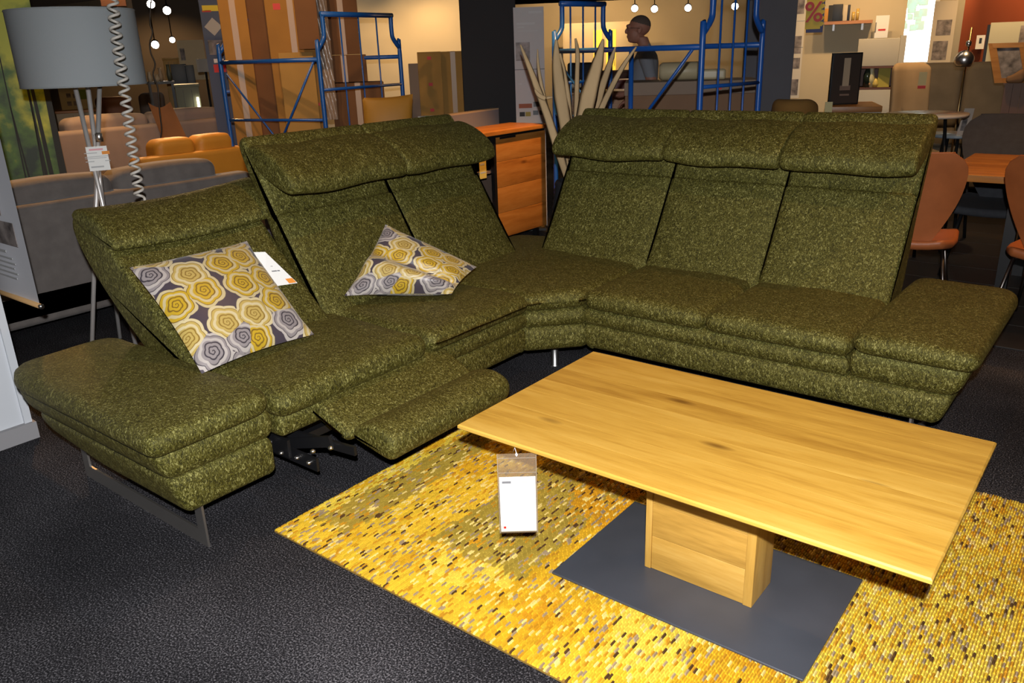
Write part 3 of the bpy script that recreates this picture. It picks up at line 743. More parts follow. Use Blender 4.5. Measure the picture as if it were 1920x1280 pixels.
# coiled cable hanging in front of the lamp
dc = dl-.42
cpts = [at(x, y, dc) for (x, y) in ((206, -120), (209, -30), (217, 60), (233, 170), (248, 280), (262, 372))]
axis = spline(cpts, 14); cum = [0]
for a, b in zip(axis[:-1], axis[1:]): cum.append(cum[-1]+(b-a).length)
turns = cum[-1]/.047; path = []; K = int(turns*12); si = 0
for k in range(K+1):
    L_ = cum[-1]*k/K
    while si < len(cum)-2 and cum[si+1] < L_: si += 1
    t = (L_-cum[si])/(cum[si+1]-cum[si]); p = axis[si].lerp(axis[si+1], t); tan = (axis[si+1]-axis[si]).normalized()
    a = tan.cross(Vector((0, 1, 0))).normalized(); b = tan.cross(a); g = 2*PI*k/12
    path.append(p + a*(.0215*math.cos(g)) + b*(.0215*math.sin(g)))
low = path[-1]; path += [low+Vector((.0, .0, -.03)), low+Vector((.01, .01, -.25)), low+Vector((.02, .02, -.5)), Vector((low.x+.05, low.y+.05, .004))]
top = path[0]; path = [Vector((top.x, top.y, 2.9)), Vector((top.x, top.y, top.z+.05))] + path
solo('coiled_cable', MB().tube(path, .0068, 7), mat('white_cable', (0.62, 0.58, 0.52), 0.5), 'white spiral cable hanging in front of the grey lamp shade', 'cable')
# clear film scraps on the floor behind the arm
solo('plastic_scrap', MB().tube([(-4.25, 1.72, .01), (-4.2, 1.78, .03), (-4.12, 1.84, .06), (-4.06, 1.86, .045), (-4.03, 1.9, .012)], .003, 5).grid(lambda u, v: (-4.30+.09*u, 1.66+.07*v, .006+.02*abs(math.sin(5*u+3*v))), 5, 5), mat('film', (0.5, 0.5, 0.52), 0.15), 'scrap of clear plastic film on the carpet beside the lamp leg', 'scrap')

# ------------------------------------------------------------------ white panel and hanging banner at the left edge
WP = thing('display_stand', 'white display stand with grey plinth at the left edge', 'panel', (-3.66, .55, 0))
obj('board', MB().box(-3.70, -3.61, -.30, 1.155, .075, 2.2), WHITEP, WP, world=True)
obj('edge_strip', MB().box(-3.715, -3.598, 1.155, 1.185, .075, 2.2), WHITEP, WP, world=True)
obj('plinth', MB().box(-3.72, -3.585, -.30, 1.195, 0, .075), mat('plinth_grey', (0.30, 0.29, 0.30), 0.6), WP, world=True)
BN = thing('hanging_banner', 'white fabric photo banner hanging on a wooden rod beside the white display stand', 'banner', (-3.9, 1.33, 0))
x1 = -3.625; zr = .553
obj('cloth', MB().grid(lambda u, v: (x1-.75+.75*u, 1.33+.004*math.sin(9*u), zr+1.5*v), 16, 6), mat('banner_white', (0.62, 0.62, 0.66), 0.8), BN, world=True)
def rod(z): return MB().tube([(x1-.78, 1.325, z), (x1+.012, 1.325, z)], .011, 12)
obj('rod', rod(zr), mat('beech', (0.50, 0.30, 0.13), 0.5), BN, world=True)
obj('rod', rod(zr+1.5), mat('beech', (0.50, 0.30, 0.13), 0.5), BN, world=True)
obj('rod_knob', MB().tube([(x1+.012, 1.325, zr), (x1+.034, 1.325, zr)], [.008, .012], 10), CHROME, BN, world=True)
obj('hanging_wire', MB().tube([(x1-.05, 1.325, zr+1.5), (x1-.37, 1.325, 2.9), (x1-.70, 1.325, zr+1.5)], .0015, 5), STEEL, BN, world=True)
def bphoto(x0, x1_, z0, z1): return obj('photo', MB().box(x0, x1_, 1.322, 1.3245, z0, z1), PHOTO_D, BN, world=True)
bphoto(x1-.32, x1-.155, zr+.37, zr+.47); bphoto(x1-.32, x1-.06, zr+.245, zr+.345); bphoto(x1-.32, x1-.155, zr+.50, zr+.62)
print_bars_b = MB()
for k in range(5): print_bars_b.box(x1-.33, x1-.15+.02*(k % 2), 1.322, 1.3245, zr+.18-.022*k, zr+.186-.022*k)
print_bars_b.box(x1-.33, x1-.2, 1.322, 1.3245, zr+.205, zr+.215)
obj('printed_text', print_bars_b, INKL, BN, world=True)

# ------------------------------------------------------------------ sofas and seats: a general builder
def sofa(name, label, loc, rz, w_, dep, hb, m_, seats=3, hs=.43, arm=.16, group=None, pil=True, lounge=False, ah=.58, leg=.08):
    """front faces local -y, back at +y"""
    t = thing(name, label, 'sofa', loc, rz, group)
    x0, x1 = -w_/2, w_/2; yb, yf = dep/2, -dep/2
    obj('base', MB().rbox(x0, x1, yf+.03, yb, leg, hs-.13, .03, 3), m_, t)
    obj('back_frame', MB().rbox(x0, x1, yb-.16, yb, leg+.01, hb-.12, .04, 4, lambda p: Vector((p.x, p.y+.06*max(0, p.z-hs)*1.0, p.z))), m_, t)
    for s in (-1, 1):
        a = s*w_/2; obj('arm', MB().rbox(min(a, a-s*arm), max(a, a-s*arm), yf, yb-.02, leg+.01, ah, .05, 3), m_, t)
        for yy in (yf+.08, yb-.08): obj('leg', MB().box(a-s*.10-.02, a-s*.10+.02, yy-.02, yy+.02, 0, leg+.005), BLACK, t)
    sw = (w_-2*arm)/seats
    for k in range(seats):
        a = x0+arm+k*sw
        obj('seat_cushion', MB().rbox(a+.003, a+sw-.003, yf, yb-.2, hs-.14, hs, .05, 4, lambda p: Vector((p.x, p.y, p.z+.012*math.sin(p.x*8)))), m_, t)
        if pil: obj('back_cushion', MB().rbox(a+.004, a+sw-.004, yb-.33, yb-.10, hs-.01, hb, .07, 4, lambda p, c=a+sw/2: Vector((p.x, p.y+.10*(p.z-hs), p.z+.02*math.cos((p.x-c)*4)-.02))), m_, t)
    return t
# grey sofa seen from behind: its back runs along the y axis
sofa('grey_sofa', 'grey velvet sofa seen from behind the chrome tripod lamp', (-5.42, 2.05, 0), -PI/2, 2.55, 1.0, .905, GREYF, 3, .44, .2, leg=.10)
solo('scatter_cushion', MB().rbox(-.22, .22, -.22, .22, .0, .13, .06, 4, lambda p: Vector((p.x*(1-.2*abs(p.y)), p.y, p.z+.4*p.x+.55))), mat('taupe_velvet', (0.10, 0.085, 0.08), .8), 'dark taupe cushion on the grey velvet sofa', 'cushion', (-5.75, 2.25, 0), .3)
solo('scatter_cushion', MB().rbox(-.25, .25, -.25, .25, .0, .15, .07, 4, lambda p: Vector((p.x, p.y, p.z+.35*p.x+.55))), TAN, 'tan cushion leaning inside the grey velvet sofa', 'cushion', (-5.72, 2.75, 0), .1)
sofa('mustard_sofa', 'mustard leather sofa behind the grey velvet sofa', (-6.80, 3.84, 0), -PI/2, 1.18, .95, .92, MUST, 2, .44, .22)

# ------------------------------------------------------------------ grey partition and oak sideboard
a = Vector((-4.33, 2.95)); b = Vector((-4.60, 5.62)); dv = (b-a); L_ = dv.length; rz_ = math.atan2(dv.y, dv.x)
PT = thing('room_divider', 'low grey room divider with a pale top edge behind the olive sofa', 'divider', ((a.x+b.x)/2, (a.y+b.y)/2, 0), rz_)
obj('board', MB().box(-L_/2, L_/2, -.035, .035, 0, 1.035), mat('mauve_grey', (0.20, 0.175, 0.185), 0.75), PT)
obj('top_edge', MB().box(-L_/2, L_/2, -.035, .035, 1.0352, 1.047), mat('beige_edge', (0.42, 0.31, 0.20), 0.6), PT)
def cross_d(px):
    q = at(px, 200, 1.0); u_ = Vector((q.x, q.y)); e_ = dv
    return (a.x*e_.y-a.y*e_.x)/(u_.x*e_.y-u_.y*e_.x)
loc, rz2, wd_, zt, zb = slot(784, 822, 219, 229, cross_d(803))
SGN = thing('shelf_card', 'small white card standing on the grey room divider', 'card', (loc[0], loc[1], 0), rz2)
obj('card', MB().box(-wd_/2, wd_/2, -.05, .05, 1.0475, 1.052), WHITE, SGN)
obj('green_mark', MB().box(-.02, .01, -.02, .01, 1.0521, 1.0525), mat('green_ink', (0.2, 0.45, 0.03), .6), SGN)
SB = thing('sideboard', 'honey oak sideboard with open shelf bay behind the corner gap', 'sideboard', (-4.24, 4.95, 0))
X0, X1, Y0, Y1 = -4.40, -4.02, 4.30, 5.55
obj('top', MB().rbox(X0, X1+.03, Y0, Y1+.02, .905, .935, .003, 2, None, 2), OAK_D, SB, world=True)
obj('black_rail', MB().box(X0+.02, X1-.01, Y0+.02, Y1, .885, .905), BLACK, SB, world=True)  # black recessed rail between top and doors
obj('carcass', MB().box(X0, X0+.02, Y0, Y1, .08, .885).box(X0, X1-.02, Y0, Y1-.65, .08, .10).box(X0, X1-.02, Y0, Y0+.02, .10, .885), mat('taupe_board', (0.16, 0.11, 0.085), .7), SB, world=True)
for z in (.36, .62): obj('shelf', MB().box(X0+.02, X1-.03, Y0+.02, Y1-.68, z, z+.02), mat('taupe_board', (0.16, 0.11, 0.085), .7), SB, world=True)
obj('black_post', MB().box(X1-.03, X1+.002, Y1-.680, Y1-.650, .02, .885), BLACK, SB, world=True)
zz = [.10, .30, .50, .70, .8845]
for a_, b_ in zip(zz[:-1], zz[1:]): obj('door_board', MB().rbox(X1-.025, X1, Y1-.648, Y1-.002, a_+.0008, b_-.0008, .002, 2, None, 2), OAK_D, SB, world=True)
obj('side_panel', MB().box(X0, X1-.026, Y1-.02, Y1, .08, .884), OAK_D, SB, world=True)
obj('recess_pull', MB().box(X1-.005, X1+.0012, Y1-.60, Y1-.40, .868, .884), BLACK, SB, world=True)
for yy in (Y0+.08, Y1-.1):
    for xx in (X0+.06, X1-.08): obj('leg', MB().box(xx, xx+.04, yy, yy+.04, 0, .08), BLACK, SB, world=True)
yt_ = MB().box(X1+.004, X1+.006, Y1-.86, Y1-.78, .60, .82); YT = thing('price_tag', 'yellow price tag on the open bay of the oak sideboard', 'price tag', (X1, Y1-.82, 0)); obj('card', yt_, mat('yellow_card', (.62, .48, .12), .6), YT, world=True)
obj('printed_text', MB().box(X1+.006, X1+.0068, Y1-.85, Y1-.80, .70, .715).box(X1+.006, X1+.0068, Y1-.85, Y1-.79, .64, .65), INKL, YT, world=True)

# ------------------------------------------------------------------ dining corner on the right
fdm = mat('dark_vinyl', (0.030, 0.025, 0.021), 0.55, 0, 0.2, 3)
FD = MB().box(-2.9, 6.0, 4.55, 9.0, .0005, .004); fo = struct('floor_dining', FD, mat('vinyl_joint', (0.008, .007, .006), .8), 'dark vinyl plank floor of the dining corner')
for i in range(11):
    for j in range(4):
        x0 = -2.9+2.2*j-(i % 2)*.7; a0, a1 = max(-2.9, x0+.002), min(6, x0+2.197)
        obj('plank', MB().box(a0, a1, 4.55+.40*i+.003, 4.55+.40*(i+1)-.003, .004, .008), fdm, fo)
DT = thing('dining_table', 'honey oak dining table at the right edge', 'table', (.15, 5.73, 0))
for k in range(4): obj('plank', MB().rbox(-.98, 1.3, 5.22+.255*k, 5.22+.255*(k+1)-.001, .722, .762, .003, 2, None, 2), OAK_DX, DT, world=True)
for x in (-.60, 1.1): 
    obj('leg', MB().bar((x, 5.38, 0.008), (x, 5.38, .722), .06, .06), BLACK, DT, world=True); obj('leg', MB().bar((x, 6.1, .008), (x, 6.1, .722), .06, .06), BLACK, DT, world=True)
for k, (c, z) in enumerate((((.05, .22, .20), .765), ((.50, .08, .10), .772), ((.26, .21, .07), .779))):
    solo('swatch_folder', MB().rbox(-.16, .16, -.11, .11, 0, .0065, .002, 2, None, 2), mat('swatch_%d' % k, c, .8), ('teal', 'crimson', 'olive beige')[k]+' fabric swatch book stacked on the dining table', 'swatch book', (-.50+.03*k, 5.62+.03*k, z-.0028), .08*k, 'swatch books on the dining table')
def shell_chair(name, label, loc, rz, m_, legm, group):
    """upholstered shell chair on four thin legs, facing local -y, back at +y"""
    t = thing(name, label, 'chair', loc, rz, group)
    def back(u, v):      # u across, v up
        z = .42 + v*.52; wdt = .075 + .145*math.sin(min(1, v*1.25)*PI/2)*(1 if v < .8 else math.sqrt(max(.0, 1-((v-.8)/.2)**2)*.75+.25)); x = (2*u-1)*wdt
        y = .20 + .10*v*v + .03*v - .05*(2*u-1)**2*math.sin(PI*v*.8) - (.045*(1-v)**3)
        return Vector((x, y, z))
    b = MB(); b.grid(lambda u, v: back(u, v), 14, 14); b.grid(lambda u, v: back(1-u, v)+Vector((0, .022, 0)), 14, 14)
    # rim joining front and rear skin
    rim = [(u/14, 0) for u in range(15)] + [(1, v/14) for v in range(1, 15)] + [(1-u/14, 1) for u in range(1, 15)] + [(0, 1-v/14) for v in range(1, 14)]
    R1 = [back(*q) for q in rim]; R2 = [p+Vector((0, .022, 0)) for p in R1]; n = len(R1)
    b.add(R1+R2, [(i, (i+1) % n, n+(i+1) % n, n+i) for i in range(n)], True)
    obj('backrest', b, m_, t)
    obj('seat', MB().rbox(-.22, .22, -.24, .22, .405, .455, .024, 5, lambda p: Vector((p.x*(1-.35*max(0, (p.y-.02)/.2)**2*.9), p.y, p.z-.018*(1-(p.x/.22)**2)+.02*max(0, (p.y-.1)/.12)**2))), m_, t)
    obj('piping', MB().tube([p+Vector((0, .011, 0)) for p in R1[15:-13]], .006, 6), m_, t)
    for sx in (-1, 1):
        for sy in (-1, 1): obj('leg', MB().tube([(sx*.15, sy*.14, .41), (sx*.21, sy*.215, .0085)], .010, 8), legm, t)
    obj('under_frame', MB().bar((-.15, -.14, .40), (.15, .14, .40), .02, .015).bar((-.15, .14, .40), (.15, -.14, .40), .02, .015), legm, t)
    return t
LEGM = mat('dark_steel', (0.16, 0.14, 0.13), 0.35, 1.0)
shell_chair('dining_chair', 'cognac leather dining chair directly behind the olive sofa end', (-1.02, 4.98, 0), PI+.16, LEATHER, LEGM, 'leather dining chairs')
shell_chair('dining_chair', 'cognac leather dining chair cut off by the right edge', (-.33, 4.98, 0), PI-.20, LEATHER, LEGM, 'leather dining chairs')
ch = shell_chair('dining_chair', 'charcoal fabric chair on the far side of the dining table', (-.78, 6.10, 0), .12, DARKF, BLACK, 'charcoal dining chairs')
ch.scale = (1.25, 1.1, 1.06)
ch = shell_chair('dining_chair', 'charcoal fabric chair at the far right behind the dining table', (-.08, 6.20, 0), -.1, DARKF, BLACK, 'charcoal dining chairs')
ch.scale = (1.25, 1.1, 1.06)
# ------------------------------------------------------------------ shell of the showroom
def wall(name, pa, pb, m_, z1=2.75, th=.12, z0=0.0, label=None):
    """wall slab between two plan points, thickness away from the camera"""
    a, b = Vector(pa[:2]), Vector(pb[:2]); t = (b-a).normalized(); n = Vector((-t.y, t.x))
    if n.dot((a+b)/2) < 0: n = -n
    q = [a, b, b+n*th, a+n*th]
    return struct(name, MB().hexa([(p.x, p.y, z0) for p in q]+[(p.x, p.y, z1) for p in q]), m_, label)
def P2(px, d): p = at(px, 100, d); return (p.x, p.y)
struct('ceiling', MB().box(-26, 18, -4, 30, 2.76, 2.86), mat('black_ceiling', (0.006, 0.006, 0.007), .9), 'black painted ceiling')
wall('wall_left', P2(-500, 16), P2(452, 16), mat('brown_grey_wall', (0.10, 0.075, 0.055), .9), 2.75, label='dark taupe wall far behind the tripod lamp')
wall('wall_middle', P2(470, 10.4), P2(900, 9.8), CREAM, 2.75, label='cream wall washed by spotlights behind the cartons')
wall('wall_back', P2(890, 18), P2(1470, 18), CREAM, 2.40, label='cream far wall behind the standing man')
wall('wall_display', P2(1486, 9.6), P2(1690, 9.6), CREAM, 2.75, label='cream display wall carrying the oak shelf')
wall('wall_window', P2(1640, 13.2), P2(1812, 12.4), CREAM, 2.75, label='pale wall around the bright window')
wall('wall_rust', P2(1796, 11.6), P2(2250, 10.2), mat('rust_wall', (0.26, 0.055, 0.018), .9, 0, .05, 2), 2.75, label='rust red wall at the right')
wall('wall_right', P2(2250, 10.2), (8, 1), GREYW, 2.75)
wall('wall_far_side', P2(440, 16), P2(900, 18.2), DARKW, 2.75)
solo('pillar', MB().rbox(-.245, .245, 0, .5, 0, 2.758, .01, 2, None, 2), mat('charcoal_pillar', (0.014, 0.012, 0.013), .8), 'charcoal black pillar between cartons and info board', 'pillar', (*P2(917, 7.6), 0), yaw_at(917))
loc, rz_, wd_, _, _ = slot(1394, 1489, 0, 190, 8.3)
solo('pillar', MB().rbox(-wd_/2, wd_/2, 0, .6, 0, 2.758, .01, 2, None, 2), GREYW, 'slate grey pillar behind the blue trolley hoop', 'pillar', loc, rz_)
loc, rz_, wd_, zt, zb = slot(235, 400, 30, 76, 13.5)
struct('wall_bulkhead', MB().box(loc[0]-2.6, loc[0]+.9, loc[1]-1.2, loc[1]-1.0, zb, 2.30), mat('bulkhead_cream', (0.34, 0.26, 0.17), .9), 'cream bulkhead hanging under the dark ceiling')

# ------------------------------------------------------------------ spotlights of the showroom
def spotlight(label, pos, target, energy, angle=75, col=WARM, r=.05, glow=60, group='ceiling spotlights', lamp=True):
    pos = Vector(pos); d = (Vector(target)-pos).normalized()
    t = thing('ceiling_spotlight', label, 'spotlight', pos, 0, group)
    q = d.to_track_quat('Z', 'Y').to_matrix()
    def T(b): b.v = [tuple(q @ Vector(p)) for p in b.v]; return b
    obj('housing', T(MB().lathe([(.03, -.16), (r*1.1, -.14), (r*1.15, .0), (r*1.02, .0), (r*1.0, -.02)], 16)), BLACK, t)
    obj('lens', T(MB().lathe([(0, -.012), (r*.99, -.012), (r*.9, .003), (0, .006)], 16)), GLOW('lamp_glow_%g' % glow, (1.0, .86, .70), glow), t)
    obj('stem', MB().tube([(0, 0, .0)+tuple() if False else tuple(-d*.1), tuple(-d*.1+Vector((0, 0, 2.76-pos.z+d.z*.1-.0)))], .008, 6), BLACK, t)
    if lamp:
        l = spot_light('spot', pos+d*.03, pos+d, energy, col, angle, .7, .03); l.parent = t; l.location = d*.03
    return t
def seen(px, py, d, tgt, e, label, ang=75, r=.05, lamp=True):
    return spotlight(label, at(px, py, d), tgt, e, ang, WARM, r, 40, 'spotlights in view', lamp)
cw = lambda px, py, d: at(px, py, d)
toCam = lambda px, py, d: tuple(at(px, py, d)*.0 + Vector((at(px, py, d).x*.3, at(px, py, d).y*.3, .4)))
seen(283, 8, 12.5, toCam(283, 8, 12.5), 90, 'upper left spotlight above the cream bulkhead, left of two')
seen(313, 20, 12.5, toCam(313, 20, 12.5), 90, 'lower right spotlight of the pair above the cream bulkhead')
seen(291, 84, 13.0, toCam(291, 84, 13), 60, 'bright spotlight under the cream bulkhead, left of two', lamp=False)
seen(323, 75, 14.0, toCam(323, 75, 14), 60, 'smaller spotlight under the cream bulkhead, right of two', r=.04, lamp=False)
for px, py, nm in ((1190, 16, 'leftmost'), (1227, 17, 'second from left'), (1290, 15, 'third from left'), (1378, 12, 'rightmost')):
    seen(px, py, 15, toCam(px, py, 15), 60, nm+' of the four spotlights above the standing man', r=.055, lamp=(nm in ('second from left', 'third from left')))
# unseen spotlights on the ceiling above the frame, added for their warm light
UP = 'unseen black ceiling spotlight above the top edge of the view'
AMB = (1.0, 0.49, 0.15)
def up(pos, tgt, e, ang=75, col=WARM): spotlight(UP, pos, tgt, e, ang, col, .05, 30, 'spotlights above the view')
up((-2.35, 2.3, 2.62), (-2.65, 2.2, .4), 24, 85, AMB)
up((-1.3, 3.0, 2.62), (-1.4, 3.4, .4), 14, 85, AMB)
up((-.7, 1.3, 2.62), (-.8, 2.0, .4), 45, 80, AMB)
up((.45, 4.4, 2.62), (-.5, 3.5, .4), 62, 70, AMB)
up((-6.1, 2.4, 2.62), (-5.35, 2.2, .7), 190, 85, AMB)
up((-7.8, 4.6, 2.62), (-6.6, 4.2, .7), 150, 80, AMB)
up((-3.3, 5.1, 2.62), (-4.0, 5.15, .5), 300, 48, AMB)
up((-.2, 5.3, 2.66), (-.3, 5.6, .7), 130, 80, AMB)  # added to brighten the dining table
for px, e in ((655, 36), (770, 58), (845, 58)): p = at(px, 100, 9.1); up((p.x, p.y, 2.62), (p.x*1.07, p.y*1.07, 1.2), e, 80)
for px, e in ((450, 50), (560, 40)): p = at(px, 100, 6.0); up((p.x, p.y, 2.66), tuple(at(px, 150, 7.6)), e, 85)
for px, e in ((1075, 150), (1200, 70), (1350, 35)): p = at(px, 100, 15.4); up((p.x, p.y, 2.62), (p.x*1.14, p.y*1.14, 1.3), e, 95)
for px, e in ((1520, 22), (1610, 34), (1675, 60)): p = at(px, 100, 8.3); up((p.x, p.y, 2.62), (p.x*1.14, p.y*1.14, 1.0), e, 85)
for px, e in ((1890, 110), (1765, 70)): p = at(px, 100, 10.2 if px > 1800 else 11.3); up((p.x, p.y, 2.62), (p.x*1.08, p.y*1.08, 1.7), e, 85)
p = at(1850, 150, 8.0); up((p.x, p.y, 2.62), (p.x*1.04, p.y*1.04, .4), 35, 90)
p = at(230, 150, 8.4); up((p.x, p.y, 2.62), (p.x*1.02, p.y*1.02, .6), 110, 95, AMB)
p = at(110, 150, 8.2); up((p.x, p.y, 2.62), (p.x*1.0, p.y*1.03, .6), 70, 90)
p = at(330, 150, 14.3); up((p.x, p.y, 2.62), (p.x*1.07, p.y*1.07, 1.2), 110, 90)

# ------------------------------------------------------------------ upright boards, posters
def board(name, label, cat, px0, px1, yt, yb, d, m_, th=.02, foot=False, rot=0.0):
    loc, rz_, wd_, zt, zb = slot(px0, px1, yt, yb, d)
    t = thing(name, label, cat, loc, rz_+rot)
    if foot: zb = 0.02
    obj('board', MB().box(-wd_/2, wd_/2, 0, th, zb, zt), m_, t)
    if foot: obj('foot', MB().box(-wd_*.45, wd_*.45, -.12, .14, 0, .02), BLACK, t)
    return t, wd_, zt, zb
def patch(t, name, wd_, zt, zb, u0, u1, v0, v1, m_, off=.002):
    """a printed field on a board; u across 0..1, v down 0..1"""
    return obj(name, MB().box(-wd_/2+wd_*u0, -wd_/2+wd_*u1, -off, 0, zt-(zt-zb)*v1, zt-(zt-zb)*v0), m_, t)
def forest_mat():
    M = bpy.data.materials.new('forest_print'); M.use_nodes = True; nt = M.node_tree; N = nt.nodes; L = nt.links; b = N['Principled BSDF']
    tc = N.new('ShaderNodeTexCoord'); n = N.new('ShaderNodeTexNoise'); n.inputs['Scale'].default_value = 5; n.inputs['Detail'].default_value = 8; L.new(tc.outputs['Object'], n.inputs[0])
    sp_ = N.new('ShaderNodeSeparateXYZ'); L.new(tc.outputs['Object'], sp_.inputs[0])
    md = N.new('ShaderNodeMath'); md.operation = 'MULTIPLY_ADD'; L.new(sp_.outputs['Z'], md.inputs[0]); md.inputs[1].default_value = .28; L.new(n.outputs[0], md.inputs[2])
    r = N.new('ShaderNodeValToRGB'); cr = r.color_ramp; cr.elements[0].position = .64; cr.elements[0].color = (.006, .022, .003, 1); cr.elements[1].position = 1.0; cr.elements[1].color = (.55, .58, .03, 1)
    e = cr.elements.new(.80); e.color = (.06, .15, .008, 1); L.new(md.outputs[0], r.inputs[0]); L.new(r.outputs[0], b.inputs['Base Color']); b.inputs['Roughness'].default_value = .5
    return M
t, wd_, zt, zb = board('roll_up_banner', 'green forest photo banner behind the grey velvet sofa', 'banner', -135, 84, -60, 330, 6.9, forest_mat(), .01, True)
trunk = mat('trunk_print', (.008, .010, .005), .6)
for u, w0, v0, v1, lean in ((.60, .010, .25, 1, .02), (.68, .012, .42, 1, -.04), (.80, .020, .30, 1, .01), (.865, .028, .30, 1, -.01), (.955, .045, .25, 1, .02), (.74, .010, .40, 1, .05)):
    za, zc = zt-(zt-zb)*v1, zt-(zt-zb)*v0; xa = -wd_/2+wd_*u
    obj('printed_trunk', MB().hexa([(xa-wd_*w0, -.002, za), (xa+wd_*w0, -.002, za), (xa+wd_*w0, 0, za), (xa-wd_*w0, 0, za), (xa+lean-wd_*w0*.5, -.002, zc), (xa+lean+wd_*w0*.5, -.002, zc), (xa+lean+wd_*w0*.5, 0, zc), (xa+lean-wd_*w0*.5, 0, zc)]), trunk, t)
NAVY = mat('navy_print', (.012, .026, .085), .5)
t, wd_, zt, zb = board('poster_banner', 'blue poster with white diamond beside the tall cartons', 'poster', 382, 424, -6, 148, 9.2, NAVY, .02, True)
PALE = mat('pale_print', (.45, .42, .38), .6)
patch(t, 'header', wd_, zt, at(400, 148, 9.2).z, .12, .88, .10, .17, YEL); patch(t, 'header_edge', wd_, zt, at(400, 148, 9.2).z, .10, .5, .16, .18, RED)
zc = at(402, 50, 9.2).z; hw = wd_*.40
obj('diamond', MB().hexa([(0, -.002, zc-hw), (hw, -.002, zc), (hw, 0, zc), (0, 0, zc-hw), (-hw, -.002, zc), (0, -.002, zc+hw), (0, 0, zc+hw), (-hw, 0, zc)]), PALE, t)
zz_ = at(400, 148, 9.2).z
patch(t, 'photo', wd_, zt, zz_, .15, .85, .52, .70, PHOTO_D); patch(t, 'photo_side', wd_, zt, zz_, .15, .32, .54, .69, PALE); patch(t, 'photo_side', wd_, zt, zz_, .68, .85, .54, .69, PALE)
patch(t, 'price_bar', wd_, zt, zz_, .30, .75, .75, .80, WHITE); patch(t, 'red_bar', wd_, zt, zz_, .25, .8, .82, .92, RED)
t, wd_, zt, zb = board('info_board', 'tall white info board with colour samples right of the charcoal pillar', 'board', 965, 1021, 13, 226, 7.2, mat('board_white', (.42, .40, .40), .7), .02, True)
zq = at(990, 226, 7.2).z
for u0, u1, v0, v1, m_ in ((.05, .52, .30, .46, PHOTO_D), (.10, .55, .845, .885, mat('rust_sample', (.25, .07, .03), .7)), (.60, .80, .83, .875, BLACK), (.12, .30, .92, .96, DARKF), (.32, .50, .92, .96, mat('olive_sample', (.25, .20, .04), .7)), (.58, .76, .91, .95, BLACK), (.80, .96, .91, .95, BLACK)):
    patch(t, 'sample' if v0 > .7 else 'photo', wd_, zt, zq, u0, u1, v0, v1, m_)
for u0, u1, v0, v1 in ((.50, .95, .035, .055), (.10, .70, .13, .15), (.12, .35, .165, .175), (.12, .8, .20, .206), (.10, .22, .66, .67)): patch(t, 'printed_text', wd_, zt, zq, u0, u1, v0, v1, INKL)
patch(t, 'joint', wd_, zt, zq, 0, 1, .535, .542, INK)

# ------------------------------------------------------------------ blue trolleys and cartons
def trolley(label, A, B, C, mids, seed=0):
    """near long side A-B, end hoop B-C; the fourth corner follows"""
    A, B, C = Vector(A).to_2d(), Vector(B).to_2d(), Vector(C).to_2d(); D = A+C-B; o_ = (A+B+C+D)/4
    t = thing('furniture_trolley', label, 'trolley', (o_.x, o_.y, 0))
    V = lambda p, z: (p.x-o_.x, p.y-o_.y, z)
    def hoop(p, q):
        u = (q-p).normalized()*.085
        path = [(p, .12), (p, 1.52), (p+u*.15, 1.57), (p+u*.85, 1.64), (p+u, 1.69), (p+u, 1.83)]
        obj('post', MB().tube(spline([V(a, z) for a, z in path], 4), .019, 10), BLUE, t)
        path = [(q, .12), (q, 1.52), (q-u*.15, 1.57), (q-u*.85, 1.64), (q-u, 1.69), (q-u, 1.83)]
        obj('post', MB().tube(spline([V(a, z) for a, z in path], 4), .019, 10), BLUE, t)
        obj('top_rail', MB().tube([V(p+u*.8, 1.83), V(q-u*.8, 1.83)], .021, 10), BLUE, t)
        obj('cross_rail', MB().tube([V(p, 1.255), V(q, 1.255)], .012, 8), BLUE, t)
        for k in (.28, .5, .72): obj('rod', MB().tube([V(p.lerp(q, k), .22), V(p.lerp(q, k), 1.83)], .007, 6), BLUE, t)
    hoop(B, C); hoop(A, D)
    for p, q in ((A, B), (D, C)):
        obj('side_rail', MB().tube([V(p, 1.49), V(q, 1.49)], .018, 10), BLUE, t); obj('side_rail', MB().tube([V(p, 1.02), V(q, 1.02)], .012, 8), BLUE, t)
    for k in mids: obj('mid_post', MB().tube([V(A.lerp(B, k), .22), V(A.lerp(B, k), 1.49)], .017, 8), BLUE, t)
    obj('brace', MB().tube([V(A.lerp(B, .95), 1.48), V(A.lerp(B, .38), .62)], .010, 8), BLUE, t)
    obj('brace', MB().tube([V(A.lerp(B, .05), 1.40), V(A.lerp(B, .62), .70)], .008, 8), BLUE, t)
    q4 = [A, B, C, D]; c4 = (A+B+C+D)/4
    q4 = [p+(p-c4)*-.03 for p in q4]; ar = sum(q4[i].x*q4[(i+1) % 4].y-q4[(i+1) % 4].x*q4[i].y for i in range(4))
    if ar < 0: q4.reverse()
    obj('deck', MB().hexa([V(p, .17) for p in q4]+[V(p, .21) for p in q4]), CARDB3, t)
    for p in (A, B, C, D): obj('wheel', MB().lathe([(.0, .0), (.05, .004), (.062, .06), (.05, .116), (0, .12)], 14, V(p, 0)), BLACK, t)
    return t
T1 = (at(425, 200, 7.65), at(607, 200, 7.05), at(757, 200, 7.75))
trolley('blue steel trolley loaded with tall cartons left of the cream wall', *T1, ())
T2 = (at(1040, 150, 6.6), at(1314, 150, 5.35), at(1424, 150, 5.85))
trolley('blue steel trolley at the right in front of the standing man', *T2, (.58,))
